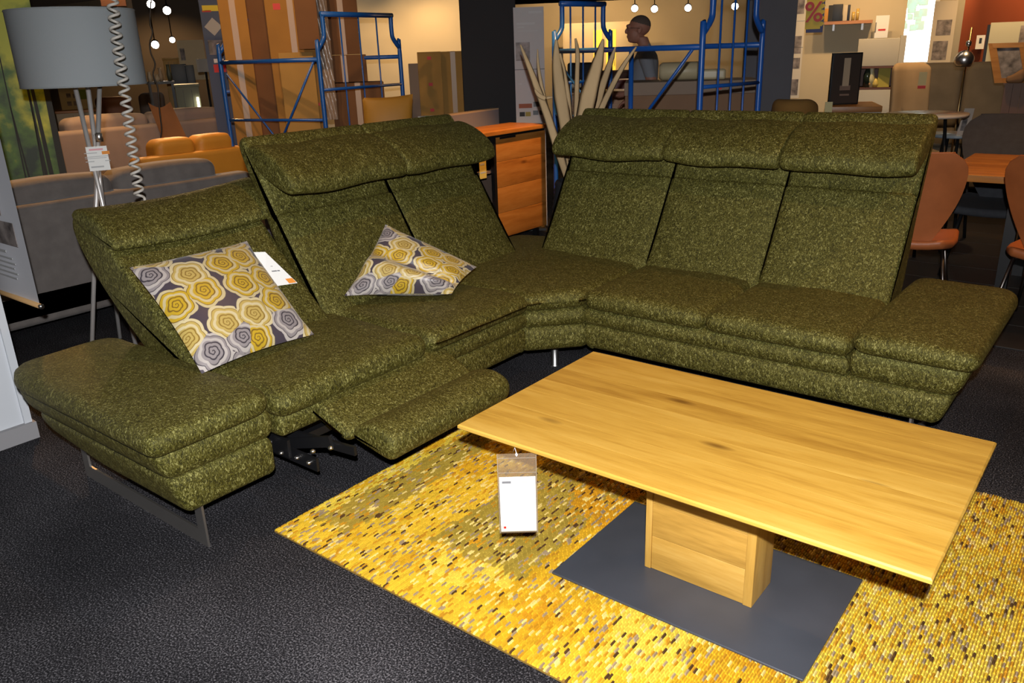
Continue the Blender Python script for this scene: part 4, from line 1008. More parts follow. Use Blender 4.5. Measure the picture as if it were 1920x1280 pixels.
def carton(label, px0, px1, yt, d, m_, dep=.25, zb=.212, group='cartons', rot=0.0, yb=200, tape=True):
    loc, rz_, wd_, zt, _ = slot(px0, px1, yt, yb, d)
    t = thing('cardboard_carton', label, 'box', (loc[0], loc[1], 0), rz_+rot, group)
    obj('body', MB().rbox(-wd_/2, wd_/2, 0, dep, zb, zt, .004, 2, None, 2), m_, t)
    if tape: obj('tape', MB().box(-.025, .025, -.0015, 0, zb, zt-.004).box(-.025, .025, 0, dep, zt, zt+.0015), TAPE, t)
    return t, wd_, zt
carton('tallest carton at the left end of the blue trolley', 418, 470, -40, 7.65, CARDB, .12)
carton('tall dark carton edge standing behind the leftmost carton', 470, 506, -40, 7.84, CARDB2, .2, tape=False)
t, wd_, zt = carton('wide pale carton standing in the middle of the blue trolley', 505, 598, -30, 7.72, CARDB, .10)
obj('red_mark', MB().box(-.14, -.08, -.002, 0, 1.90, 1.95), RED, t)
for x in (.02, .13): obj('red_mark', MB().box(x, x+.035, -.002, 0, 1.10, 1.125), RED, t)
carton('lower pale carton leaning against the wide pale carton', 527, 592, 98, 7.58, CARDB3, .08, tape=False)
carton('dark brown carton hanging high in front of the pale carton', 560, 601, -30, 7.5, CARDB2, .06, at(580, 92, 7.5).z, tape=False)
carton('tall brown stacked carton behind the trolley hoop, uppermost', 612, 676, -30, 7.95, CARDB2, .3, at(650, 102, 7.95).z)
carton('brown carton in the middle of the stack behind the trolley hoop', 606, 690, 103, 7.92, CARDB2, .35, at(650, 154, 7.92).z)
carton('bottom brown carton of the stack behind the trolley hoop', 622, 721, 155, 7.88, CARDB2, .4)
t, wd_, zt = carton('pale carton leaning on the cream wall beside the charcoal pillar', 785, 829, 97, 8.6, CARDB3, .25, 0.0, tape=False)
for z in (1.45, 1.2, .95): obj('red_mark', MB().box(-.02, .02, -.002, 0, z, z+.03), RED, t)
carton('tall carton next to the charcoal pillar', 829, 873, 96, 8.75, CARDB3, .25, 0.0)
carton('narrow grey carton behind the pale cartons', 768, 790, 119, 8.95, mat('grey_carton', (.20, .15, .12), .8), .2, 0.0, tape=False)
# wrapping film on the stack
loc, rz_, wd_, zt, zb = slot(600, 622, -20, 225, 7.75)
solo('stretch_film', MB().grid(lambda u, v: (-wd_/2+wd_*u, .02*math.sin(12*u+20*v), zb+(zt-zb)*v), 6, 30), mat('stretch_wrap', (.26, .18, .13), .25), 'crumpled stretch film along the carton stack', 'film', loc, rz_)
lc = [at(676, 226, 6.66), at(772, 222, 6.66), at(774, 176, 6.74), at(679, 183, 6.74)]; lc[0].z = lc[1].z = .785
pillow('loose_cushion', lc, .13, 'mustard cushion standing on the bench behind the grey divider', m_=MUST, grp='loose cushions')
solo('display_bench', MB().rbox(-.40, .40, -.17, .17, .70, .78, .02, 3).box(-.36, -.30, -.14, .14, 0, .70).box(.30, .36, -.14, .14, 0, .70), MUST, 'mustard upholstered display bench behind the grey divider', 'bench', (*P2(724, 6.72), 0), yaw_at(724))

# big pale crate with grey lid, in front of the man
loc, rz_, wd_, zt, _ = slot(1172, 1421, 152, 220, 7.25)
C_ = thing('shipping_crate', 'large cardboard crate with a pale lid in front of the standing man', 'box', loc, rz_+.05)
obj('body', MB().rbox(-wd_/2, wd_/2, 0, .55, 0, zt-.105, .005, 2, None, 2), mat('crate_card', (.22, .125, .07), .85, 0, .06, 4), C_)
obj('lid', MB().rbox(-wd_/2-.006, wd_/2+.006, -.006, .556, zt-.105, zt, .004, 2, None, 2), mat('crate_lid', (.26, .19, .14), .8), C_)
obj('red_mark', MB().box(.22, .25, -.008, -.006, zt-.07, zt-.03), RED, C_)
# bubble wrapped roll and parcel on the crate
rp = at(1275, 150, 7.5)
solo('wrapped_roll', MB().tube([(-.18, 0, .075), (-.15, 0, .075), (.15, 0, .075), (.18, 0, .075)], [.055, .075, .075, .055], 16), mat('foam_wrap', (.50, .42, .26), .4), 'cream foam wrapped roll lying on the crate lid', 'roll', (rp.x, rp.y, zt+.0), rz_)
rp = at(1335, 150, 7.5)
solo('wrapped_parcel', MB().rbox(-.11, .11, -.06, .06, 0, .085, .02, 3), mat('foam_wrap', (.50, .42, .26), .4), 'small cream wrapped parcel beside the foam roll on the crate', 'parcel', (rp.x, rp.y, zt), rz_)

# ------------------------------------------------------------------ dried palm blades in a dark ribbed pot
pp = at(1080, 300, 5.05)
solo('ribbed_pot', MB().lathe([(.10+.0, 0)]+[(.125+.03*math.sin(PI*k/40)+.006*(k % 2), .02+.72*k/40) for k in range(41)]+[(.115, .745), (.11, .70)], 28), mat('dark_pot', (.016, .017, .022), .6), 'dark ribbed pot holding the dried wooden blades', 'pot', (pp.x, pp.y, 0))
DRY = mat('dry_blade', (.44, .30, .155), .8, 0, .16, 9, .1, 60, stretch=(1, 1, .2))
def ribbon(label, pts, wds, th=.008, tw_=0.0):
    P = spline(pts, 8); n = len(P); b = MB(); V = []
    side0 = RGT.normalized()
    for i, p in enumerate(P):
        t = (P[min(i+1, n-1)]-P[max(i-1, 0)]).normalized(); s = side0 - t*side0.dot(t); s.normalize(); nn = t.cross(s)
        a = tw_*(i/n-.3); s, nn = s*math.cos(a)+nn*math.sin(a), nn*math.cos(a)-s*math.sin(a)
        f = i/(n-1)*(len(wds)-1); k = min(int(f), len(wds)-2); w_ = wds[k]+(wds[k+1]-wds[k])*(f-k)
        for c, e in ((-1, 0), (-.5, 1), (.5, 1), (1, 0), (.5, -.6), (-.5, -.6)): V.append(p + s*(w_/2*c) + nn*(th*e*.5+.12*w_*c*c))
    Fs = [(i*6+k, i*6+(k+1) % 6, (i+1)*6+(k+1) % 6, (i+1)*6+k) for i in range(n-1) for k in range(6)]
    Fs += [tuple(range(5, -1, -1)), tuple((n-1)*6+k for k in range(6))]
    b.add(V, Fs, True)
    return solo('dried_blade', b, DRY, label, 'dried plant', group='dried wooden blades')
A3 = lambda l, d: [at(x, y, d+dd) for x, y, dd in l]
base = (1078, 352, 0)
ribbon('leftmost dried blade leaning over the white info board', A3([(1066, 345, 0), (1046, 280, -.05), (1026, 215, -.05), (1006, 160, -.02), (990, 118, 0), (976, 84, .02)], 4.95), [.035, .055, .05, .042, .03, .008], .012, .5)
ribbon('short thin dried blade beside the leftmost one', A3([(1070, 345, 0), (1042, 260, .03), (1022, 190, .05), (1010, 130, .05), (1008, 92, .05)], 5.15), [.02, .025, .028, .02, .006])
ribbon('broad dried blade with knots in the middle left', A3([(1074, 345, 0), (1062, 250, -.06), (1052, 180, -.08), (1045, 120, -.06), (1043, 74, -.05)], 5.0), [.04, .075, .085, .06, .012], .01, .3)
ribbon('curved dried blade crossing the middle of the bunch', A3([(1075, 345, 0), (1068, 250, .0), (1062, 180, -.02), (1054, 130, 0), (1050, 100, 0)], 4.95), [.03, .05, .055, .045, .012])
ribbon('straight narrow dried blade with a bent tip', A3([(1080, 345, 0), (1080, 250, .05), (1082, 150, .05), (1083, 100, .05), (1079, 72, .05)], 5.1), [.03, .035, .03, .028, .012])
ribbon('widest dried blade, tall and right of the middle', A3([(1084, 345, 0), (1092, 250, -.03), (1104, 180, -.05), (1120, 120, -.02), (1131, 73, 0)], 5.0), [.05, .10, .105, .07, .012], .01, -.2)
ribbon('dried blade right behind the widest one', A3([(1087, 345, 0), (1106, 250, .06), (1124, 180, .08), (1142, 125, .08), (1154, 88, .08)], 5.15), [.04, .055, .055, .04, .01])
ribbon('rightmost thin dried blade leaning far right', A3([(1090, 345, 0), (1112, 250, .0), (1132, 195, .0), (1165, 130, .02), (1193, 88, .04)], 5.0), [.03, .045, .04, .03, .01])
ribbon('short broken dried blade crossing the leftmost one', A3([(1003, 168, -.05), (1010, 178, -.05), (1022, 184, -.05), (1036, 182, -.05)], 4.93), [.01, .026, .026, .008])

# ------------------------------------------------------------------ the standing man
def man():
    loc, rz_, _, _, _ = slot(1175, 1242, 35, 150, 8.2)
    bm = bmesh.new()
    def ball(c, s_, rot=0.0):
        M_ = Matrix.Translation(Vector(c)) @ Matrix.Rotation(rot, 4, 'Y') @ Matrix.Diagonal((*s_, 1)); bmesh.ops.create_uvsphere(bm, u_segments=20, v_segments=14, radius=1, matrix=M_)
    def put(mb):
        vv = [bm.verts.new(p) for p in mb.v]
        for f in mb.f: bm.faces.new([vv[i] for i in f])
    def limb(*pr):
        P = [Vector(p) for p, r in pr]; Rr = [r for p, r in pr]
        pts, rs = [], []
        for i in range(len(P)-1):
            for k in range(6): t = k/6; pts.append(P[i].lerp(P[i+1], t)); rs.append(Rr[i]+(Rr[i+1]-Rr[i])*t)
        pts.append(P[-1]); rs.append(Rr[-1]); put(MB().tube(pts, rs, 14))
        for p, r in zip(P, Rr): ball(p, (r, r, r))
    # torso: stacked oval sections from hip to neck
    rings = [(.86, .02, .115, .165), (.93, .015, .125, .172), (1.02, -.005, .135, .165), (1.12, -.01, .135, .160), (1.24, .0, .130, .172), (1.34, .012, .120, .185), (1.40, .018, .100, .175), (1.45, .015, .072, .110), (1.485, .0, .058, .064), (1.56, -.03, .055, .058)]
    tv = MB(); n = 28; V = []
    for z, cx, rx, ry in rings:
        for k in range(n): g = 2*PI*k/n; V.append((cx+rx*math.copysign(abs(math.cos(g))**.85, math.cos(g)), ry*math.copysign(abs(math.sin(g))**.85, math.sin(g)), z))
    Fs = [(i*n+k, i*n+(k+1) % n, (i+1)*n+(k+1) % n, (i+1)*n+k) for i in range(len(rings)-1) for k in range(n)] + [tuple(range(n-1, -1, -1)), tuple((len(rings)-1)*n+k for k in range(n))]
    put(tv.add(V, Fs))
    for s in (-1, 1):
        if s < 0: e, w_, h = Vector((.085, -.245, 1.13)), Vector((-.07, -.205, 1.02)), Vector((-.125, -.185, 1.005))
        else: e, w_, h = Vector((.03, .255, 1.13)), Vector((-.17, .17, 1.05)), Vector((-.235, .145, 1.045))
        limb(((.018, s*.175, 1.375), .066), ((.05, s*.225, 1.25), .054), (e, .042), (w_, .029)); limb((w_, .029), (h, .030))
        d = (h-w_).normalized(); sd = d.cross(Vector((0, 0, 1))).normalized()
        ball(h+d*.03, (.045, .034, .020))
        for k, ln in enumerate((.030, .036, .034, .026)):
            p0 = h+d*.055+sd*(.030-.020*k); p1 = p0+d*ln+Vector((0, 0, -.008)); p2 = p1+d*ln*.6+Vector((0, 0, -.024)); limb((p0, .0100), (p1, .0095), (p2, .0088))
        q = h+sd*.034+d*.005; limb((q, .012), (q+d*.028+sd*.022+Vector((0, 0, .004)), .0105), (q+d*.050+sd*.022, .0095))
        limb(((.02, s*.09, .88), .100), ((.005, s*.10, .50), .066), ((.03, s*.105, .10), .046)); limb(((.045, s*.108, .05), .046), ((-.06, s*.115, .045), .044), ((-.14, s*.122, .036), .034))
    hx, hz = -.060, 1.625; tl = -.14
    ball((hx+.015, 0, hz+.030), (.100, .078, .092), tl); ball((hx-.030, 0, hz-.040), (.068, .060, .082), tl)
    ball((hx-.060, 0, hz-.085), (.035, .038, .030)); ball((hx-.103, 0, hz-.010), (.020, .013, .028), .5); ball((hx-.092, 0, hz+.032), (.020, .050, .014))
    ball((hx-.092, 0, hz-.055), (.014, .024, .009)); ball((hx-.088, 0, hz-.070), (.014, .022, .008))
    for s in (-1, 1): ball((hx+.012, s*.078, hz-.010), (.020, .009, .032), .2); ball((hx-.085, s*.030, hz+.012), (.010, .013, .009))
    bmesh.ops.recalc_face_normals(bm, faces=bm.faces[:])
    m2 = bpy.data.meshes.new('person'); bm.to_mesh(m2); bm.free()
    o = bpy.data.objects.new('person', m2); COL.objects.link(o)
    rm = o.modifiers.new('rm', 'REMESH'); rm.mode = 'VOXEL'; rm.voxel_size = .0062; rm.use_smooth_shade = True
    sm = o.modifiers.new('sm', 'SMOOTH'); sm.factor = .5; sm.iterations = 3
    fin = bpy.data.meshes.new_from_object(o.evaluated_get(bpy.context.evaluated_depsgraph_get())); bpy.data.objects.remove(o)
    fin.materials.clear()
    for m_ in (mat('skin', (.34, .15, .10), .6), mat('grey_tee', (.20, .21, .24), .9), mat('dark_trousers', (.014, .016, .025), .9), mat('shoe', (.01, .01, .01), .6), mat('cropped_hair', (.10, .07, .055), .9)):
        fin.materials.append(m_)
    for p in fin.polygons:
        c = p.center; i = 1
        if c.z < .085: i = 3
        elif c.z < .955 and abs(c.y) < .19 and c.x > -.12: i = 2
        elif c.z > 1.50: i = 4 if (c.z > 1.690-.30*(c.x+.10) and c.x > -.14) else 0
        elif c.z > 1.465 and c.x < .03: i = 0
        elif (abs(c.y) > .178 and c.z < 1.215) or (c.x < -.142 and c.z < 1.12): i = 0
        p.material_index = i
    fin.polygons.foreach_set('use_smooth', [True]*len(fin.polygons))
    t = thing('person', 'man in a grey t-shirt standing behind the cardboard crate, looking down left', 'person', loc, rz_)
    t.scale = (1.02, 1.02, 1.02)
    b = obj('body', fin, None, t)
    def frame_(s):
        g = MB().tube([(hx-.098, s*.034+.020*math.cos(k*PI/6), hz+.010+.016*math.sin(k*PI/6)) for k in range(12)], .0022, 6, closed=True)
        g.tube([(hx-.098, s*.054, hz+.012), (hx-.05, s*.078, hz+.012), (hx+.015, s*.086, hz+.006)], .002, 6)
        return g.tube([(hx-.099, s*.014, hz+.012), (hx-.104, 0, hz+.017)], .002, 6)
    g = frame_(-1); g2 = frame_(1); g.add(g2.v, g2.f, True); obj('glasses', g, BLACK, t)
man()

# ------------------------------------------------------------------ far middle: lit cabinet and small furniture
loc, rz_, wd_, zt, zb = slot(1056, 1186, 42, 170, 16.5)
K = thing('display_cabinet', 'white display cabinet with two glowing yellow glass doors', 'cabinet', (loc[0], loc[1], 0), rz_)
obj('carcass', MB().box(-wd_/2, wd_/2, 0, .35, 0, zt), mat('cabinet_white', (.62, .52, .34), .5), K)
for u0, u1 in ((.44, .56), (.62, .76)):
    dr = obj('glass_door', MB().box(-wd_/2+wd_*u0, -wd_/2+wd_*u1, -.012, 0, zt*.35, zt*.93), GLOW('lit_yellow_glass', (.80, .50, .05), 1.1), K)
    obj('handle', MB().box(-wd_/2+wd_*u1-.03, -wd_/2+wd_*u1-.02, -.03, -.012, zt*.6, zt*.7), STEEL, dr)
for u0, u1 in ((.02, .21), (.22, .42), (.78, .98)):
    obj('panel_door', MB().box(-wd_/2+wd_*u0, -wd_/2+wd_*u1, -.012, 0, .1, zt*.95), mat('cabinet_white', (.62, .52, .34), .5), K)
def counter(name, label, cat, px0, px1, yt, d, m_, dep=.5, top=None, group=None):
    loc, rz_, wd_, zt, _ = slot(px0, px1, yt, yt+60, d)
    t = thing(name, label, cat, loc, rz_, group)
    obj('body', MB().rbox(-wd_/2+.01, wd_/2-.01, .01, dep, .06, zt-.03, .004, 2, None, 2), m_, t)
    obj('top', MB().rbox(-wd_/2, wd_/2, 0, dep+.01, zt-.03, zt, .004, 2, None, 2), top or m_, t)
    obj('plinth', MB().box(-wd_/2+.03, wd_/2-.03, .04, dep-.03, 0, .06), BLACK, t)
    for k in (1, 2): obj('door_gap', MB().box(-wd_/2+wd_*k/3-.002, -wd_/2+wd_*k/3+.002, .008, .0105, .1, zt-.06), BLACK, t)
    return t
counter('red_cabinet', 'low red cabinet under the glowing display cabinet', 'cabinet', 1115, 1186, 150, 12.5, mat('red_lacquer', (.22, .015, .010), .4), .45)
counter('brown_lowboard', 'dark brown lowboard below the lit cabinet', 'cabinet', 1086, 1190, 133, 14.5, mat('brown_board', (.11, .04, .018), .6), .45)
counter('oak_bench_cabinet', 'orange oak cabinet behind the dried blades', 'cabinet', 1056, 1176, 172, 9.5, OAK_DX, .5)
def office_chair():
    loc, rz_, wd_, zt, zb = slot(1064, 1092, 118, 172, 11.0)
    t = thing('office_chair', 'black office chair behind the dried blades', 'chair', loc, rz_-.5)
    obj('backrest', MB().rbox(-.21, .21, .16, .22, .58, zt, .03, 3), DARKF, t); obj('seat', MB().rbox(-.24, .24, -.26, .20, .45, .52, .03, 3), DARKF, t)
    obj('column', MB().tube([(0, 0, .08), (0, 0, .45)], .03, 10), BLACK, t); obj('back_bar', MB().bar((0, .2, .45), (0, .225, .7), .05, .02), BLACK, t)
    for k in range(5): obj('base_arm', MB().bar((0, 0, .09), (.28*math.cos(k*1.2566), .28*math.sin(k*1.2566), .06), .04, .03).lathe([(0, 0), (.028, .01), (.028, .05), (0, .06)], 8, (.28*math.cos(k*1.2566), .28*math.sin(k*1.2566), 0)), BLACK, t)
office_chair()
loc, rz_, wd_, zt, zb = slot(1066, 1090, 150, 172, 10.2)
solo('white_stool', MB().rbox(-wd_/2, wd_/2, -.15, .15, zb+.05, zt, .02, 3).box(-wd_/2+.02, wd_/2-.02, -.12, .12, 0, zb+.05), mat('stool_white', (.6, .52, .4), .6), 'small white stool in front of the black office chair', 'stool', loc, rz_)

# ------------------------------------------------------------------ display wall on the right
t, wd_, zt, zb = board('photo_strip', 'narrow white strip of photos beside the slate grey pillar', 'poster', 1484, 1506, -20, 184, 9.3, mat('strip_white', (.66, .60, .50), .7), .015)
for v0, v1 in ((.06, .22), (.42, .58), (.62, .72), (.82, .97)): patch(t, 'photo', wd_, zt, zb, .15, .85, v0, v1, PHOTO_D)
for v in (.28, .52): patch(t, 'joint', wd_, zt, zb, 0, 1, v, v+.006, INKL)
loc, rz_, wd_, zt, zb = slot(1511, 1545, 0, 61, 8.4); zt = zb + (zt-zb)*1.08
SG = thing('sale_sign', 'yellow sale sign with a red percent symbol hanging by the display wall', 'sign', loc, rz_)
obj('board', MB().box(-wd_/2, wd_/2-.025, 0, .012, zb+.03, zt), mat('sale_yellow', (.80, .55, .01), .5), SG)
obj('blue_edge', MB().box(-wd_/2+.01, wd_/2, .012, .018, zb, zt-.01), mat('sale_blue', (.03, .03, .16), .5), SG)
for k in range(6): obj('jag', MB().bar((wd_/2-.028, .008, zb+.06+k*.05), (wd_/2-.004, .008, zb+.085+k*.05), .008, .03), mat('sale_yellow', (.80, .55, .01), .5), SG)
upright_text('%', (zt-zb)*.80, mat('sale_red', (.62, .02, .015), .5), SG, -.012, -.002, zb+.03+(zt-zb)*.46)
obj('hanging_wire', MB().tube([(0, .006, zt-.02), (0, .006, 2.758)], .002, 5), STEEL, SG)
loc, rz_, wd_, zt, zb = slot(1546, 1636, 37, 45, 9.35)
WS = thing('wall_shelf', 'oak wall shelf holding dark boxes on the display wall', 'shelf', loc, rz_)
obj('board', MB().box(-wd_/2, wd_/2, -.05, .23, zb, zt-.01), OAK_DX, WS)
for x in (-wd_*.3, wd_*.3): obj('bracket', MB().box(x-.01, x+.01, .02, .23, zb-.06, zb), STEEL, WS)
zsh = zt-.01
for k, (a, b, yt, m_, nm) in enumerate(((1546, 1553, 16, mat('orange_spine', (.5, .22, .03), .6), 'thin orange'), (1553, 1562, 10, DARKF, 'left dark'), (1561, 1580, 8, BLACK, 'large black'), (1581, 1589, 10, mat('cream_spine', (.5, .42, .3), .6), 'cream'), (1589, 1594, 9, BLACK, 'slim black'))):
    l2, r2, w2, z2, _ = slot(a, b, yt, 36, 9.32)
    solo('book', MB().rbox(-w2/2, w2/2, -.02, .14, 0, z2-zsh, .003, 2, None, 2), m_, nm+' book standing on the oak wall shelf', 'book', (l2[0], l2[1], zsh), r2, 'books on the wall shelf')
for a, b, yt, nm in ((1597, 1603, 22, 'left'), (1605, 1611, 16, 'right')):
    l2, r2, w2, z2, _ = slot(a, b, yt, 37, 9.32)
    solo('candle_glass', MB().lathe([(w2*.5, 0), (w2*.5, z2-zsh), (w2*.42, z2-zsh), (w2*.42, .02)], 16), mat('amber_glass', (.55, .36, .10), .2), nm+' amber candle glass on the oak wall shelf', 'glass', (l2[0], l2[1], zsh), r2, 'candle glasses')
t, wd_, zt, zb = board('wall_card', 'white wall card with red print right of the oak shelf', 'card', 1641, 1666, 29, 71, 9.4, WHITE, .01)
patch(t, 'printed_text', wd_, zt, zb, .25, .8, .6, .68, RED); patch(t, 'dark_figure', wd_, zt, zb, .0, .08, .3, .75, INK)
# wall unit with niche
loc, rz_, wd_, zt, zb = slot(1602, 1690, 72, 232, 8.9); hN0, hN1 = at(1640, 168, 8.9).z, at(1640, 124, 8.9).z
WU = thing('wall_unit', 'cream wall unit with an open walnut niche', 'cabinet', (loc[0], loc[1], 0), rz_)
UW = mat('unit_cream', (.46, .42, .33), .5); WAL = mat('walnut', (.10, .035, .015), .55)
obj('upper_cabinet', MB().rbox(-wd_/2, wd_/2-.05, 0, .38, hN1, zt, .004, 2, None, 2), UW, WU)
obj('side_cheek', MB().box(wd_/2-.05, wd_/2, -.01, .40, 0, zt+.02), UW, WU)
obj('niche', MB().box(-wd_/2, wd_/2-.05, .33, .38, hN0, hN1).box(-wd_/2, -wd_/2+.015, 0, .33, hN0, hN1).box(-wd_/2, wd_/2-.05, 0, .33, hN0, hN0+.02).box(-wd_/2+.0, wd_/2-.05, 0, .33, hN1-.02, hN1), WAL, WU)
LC = obj('lower_cabinet', MB().rbox(-wd_/2, wd_/2-.05, 0, .38, 0.0, hN0, .004, 2, None, 2), UW, WU)
obj('drawer_gap', MB().box(0, wd_/2-.06, -.001, .002, hN0-.30, hN0-.28), BLACK, LC)
def on_niche(px, name, prof_, m_, label, cat):
    p = at(px, 166, 8.95); solo(name, MB().lathe(prof_, 16), m_, label, cat, (p.x, p.y, hN0+.021), 0, 'niche decorations')
on_niche(1624, 'bottle', [(.035, 0), (.037, .12), (.02, .17), (.012, .20), (.012, .24), (0, .24)], mat('dark_glass', (.02, .03, .02), .15), 'dark bottle in the walnut niche', 'bottle')
on_niche(1631, 'vase', [(.025, 0), (.035, .08), (.022, .16), (.028, .21), (.0, .21)], mat('cream_vase', (.55, .50, .28), .4), 'slim cream vase beside the dark bottle', 'vase')
on_niche(1629, 'apple', [(0, .0), (.02, .003), (.032, .03), (.025, .058), (.006, .055), (0, .05)], mat('apple_tan', (.45, .25, .10), .5), 'tan apple ornament in front of the cream vase', 'ornament')
on_niche(1640, 'pear', [(0, .0), (.022, .003), (.033, .03), (.018, .065), (.008, .085), (0, .088)], mat('pear_yellow', (.55, .42, .10), .5), 'yellow pear ornament in the walnut niche', 'ornament')
p = at(1655, 166, 8.95); solo('photo_card', MB().box(-.055, .055, 0, .01, 0, .20), mat('olive_card', (.40, .34, .06), .6), 'olive photo card leaning in the walnut niche', 'card', (p.x, p.y, hN0+.021), rz_+.3)
# dark advertising panel with a wristwatch picture
loc, rz_, wd_, zt, zb = slot(1558, 1614, 99, 196, 7.9)
TV = thing('advert_panel', 'dark advertising panel with a wristwatch picture on the lowboard', 'sign', loc, rz_+.35)
wd_ *= 1.06
obj('frame', MB().rbox(-wd_/2, wd_/2, 0, .035, zb, zt, .004, 2, None, 2), BLACK, TV); obj('screen', MB().box(-wd_/2+.012, wd_/2-.012, -.002, 0, zb+.012, zt-.012), mat('advert_brown', (.045, .030, .022), .4), TV)
zc = zb+(zt-zb)*.62
obj('watch_strap', MB().box(-.034, .034, -.004, -.002, zc-.15, zc+.17), mat('strap_grey', (.13, .09, .07), .5), TV)
obj('watch_case', MB().lathe([(.0, 0), (.05, 0), (.05, .003), (0, .003)], 20), mat('watch_cream', (.48, .36, .24), .4), TV).rotation_euler = (PI/2, 0, 0)
TV.children[-1].location = (0, -.003, zc); obj('watch_band', MB().box(-.028, .028, -.006, -.004, zc-.11, zc+.12), mat('watch_cream', (.48, .36, .24), .4), TV)
print_bars(TV, mat('watch_print', (.22, .14, .10), .5), [(-.045, .045, zb+.12, zb+.16), (-.04, .04, zb+.075, zb+.09)], -.002)
l3, r3, w3, z3, _ = slot(1556, 1650, 200, 232, 7.8)
LB = thing('lowboard', 'white lowboard with an oak top under the advertising panel', 'sideboard', l3, r3+.12)
obj('oak_top', MB().rbox(-w3/2, w3/2, -.10, .5, zb-.05, zb-.002, .004, 2, None, 2), OAK_DX, LB)
obj('body', MB().box(-w3/2+.10, w3/2, -.04, .48, .30, zb-.05), UW, LB); obj('bay_shade', MB().box(-w3/2+.16, w3/2-.18, -.043, -.04, zb-.20, zb-.06), BLACK, LB)  # body is solid; a black sheet stands in for the shade of the bay
obj('base_shelf', MB().box(-w3/2, w3/2+.05, -.10, .48, .10, .30), UW, LB)
# ochre armchairs
def armchair(label, px0, px1, yt, d, m_, rot, seat=.42, group=None, dep=.75):
    loc, rz_, wd_, zt, _ = slot(px0, px1, yt, yt+40, d); t = thing('armchair', label, 'armchair', loc, rz_+rot, group)
    obj('backrest', MB().rbox(-wd_/2, wd_/2, .20, .36, .30, zt, .07, 5, lambda p: Vector((p.x, p.y+.18*(p.z-.4)-.10*(p.x/wd_*2)**2, p.z))), m_, t)
    obj('seat', MB().rbox(-wd_/2+.06, wd_/2-.06, -.36, .24, .20, seat, .06, 4), m_, t)
    for s in (-1, 1):
        obj('arm', MB().rbox(min(s*wd_/2, s*(wd_/2-.12)), max(s*wd_/2, s*(wd_/2-.12)), -.34, .28, .16, .58, .05, 3), m_, t)
        for y in (-.28, .26): obj('leg', MB().tube([(s*(wd_/2-.1), y, .2), (s*(wd_/2-.06), y*1.05, 0)], .016, 8), BLACK, t)
    return t
armchair('ochre brown armchair in front of the photo strip', 1471, 1556, 180, 7.1, OCHRE, PI-.3, group='ochre armchairs')
armchair('smaller ochre armchair half hidden left of the brown one', 1424, 1466, 203, 6.4, mat('ochre_light', (.30, .15, .03), .9), PI-.1, group='ochre armchairs')
t, wd_, zt, zb = board('price_card_stand', 'cream price card on a thin stand beside the ochre armchair', 'price tag', 1546, 1561, 191, 216, 6.74, mat('cream_card', (.55, .48, .25), .6), .004, rot=.4)
obj('stand', MB().tube([(0, .008, 0), (0, .008, zb+.02)], .008, 8), BLACK, t); obj('foot', MB().lathe([(.09, 0), (.09, .012), (0, .014)], 20, (0, .008, 0)), BLACK, t)
# window, posters, rust wall decorations
loc, rz_, wd_, zt, zb = slot(1684, 1748, -20, 116, 12.7)
W = obj('window_1', MB().box(-wd_/2, wd_/2, 0, .02, zb, 2.7), GLOW('daylight', (.95, 1.0, 1.0), 3.2)); W.location = loc; W.rotation_euler = (0, 0, rz_); W['kind'] = 'structure'; W['label'] = 'bright window at the end of the aisle'
fr = MB().box(-wd_/2-.05, -wd_/2, -.05, .03, zb-.05, 2.7).box(wd_/2, wd_/2+.05, -.05, .03, zb-.05, 2.7).box(-wd_/2, wd_/2, -.05, .03, zb-.05, zb)
obj('window_frame', fr, WHITE, W)
lf = MB(); r7 = random.Random(5)
for k in range(90):
    x, z = r7.uniform(-wd_*.44, wd_*.22), r7.uniform(zb+.42, 2.6); s = r7.uniform(.02, .06); lf.rbox(x-s, x+s, -.012, -.004, z-s, z+s, .004, 2, lambda p: p, 2)
obj('foliage', lf, GLOW('leaf_light', (.50, .66, .54), .8), W, 'glowing pale green foliage outside the window', kind='stuff')  # leaves glow by themselves, in place of daylight falling on them
t, wd_, zt, zb = board('poster_column', 'white poster with two food photos right of the window', 'poster', 1746, 1789, 2, 118, 11.4, mat('poster_white', (.62, .54, .42), .7), .02)
patch(t, 'photo', wd_, zt, zb, .2, .85, .30, .55, PHOTO_D); patch(t, 'photo', wd_, zt, zb, .15, .8, .64, .95, PHOTO_D)
t, wd_, zt, zb = board('wall_switch', 'small white wall plate with a dark slot on the rust wall', 'switch', 1830, 1846, 66, 92, 11.3, WHITE, .02)
patch(t, 'slot', wd_, zt, zb, .35, .65, .2, .6, BLACK)
t, wd_, zt, zb = board('canvas_picture', 'large pale canvas picture leaning on the rust wall', 'picture', 1853, 1990, 40, 116, 10.9, mat('canvas', (.50, .48, .36), .8), .05)
obj('canvas_side', MB().box(-wd_/2-.03, -wd_/2, 0, .09, zb, zt-.02), BLACK, t)
patch(t, 'photo', wd_, zt, zb, .42, .9, .1, .6, PHOTO_D)
sofa('greige_sofa', 'greige two seat sofa in front of the rust wall', (*P2(1815, 9.6), 0), yaw_at(1815)+.02, 1.15, .9, at(1820, 116, 9.9).z, GREIGE, 2, .62, .12, ah=.9)
armchair('tan high back armchair with a yellow tag', 1692, 1770, 119, 8.2, TAN, .3, .50)
t, wd_, zt, zb = board('price_tag', 'yellow and red price tag on the tan high back armchair', 'price tag', 1722, 1737, 135, 166, 8.36, mat('tag_cream', (.55, .46, .22), .6), .004)
patch(t, 'red_band', wd_, zt, zb, 0, 1, .82, 1, RED)
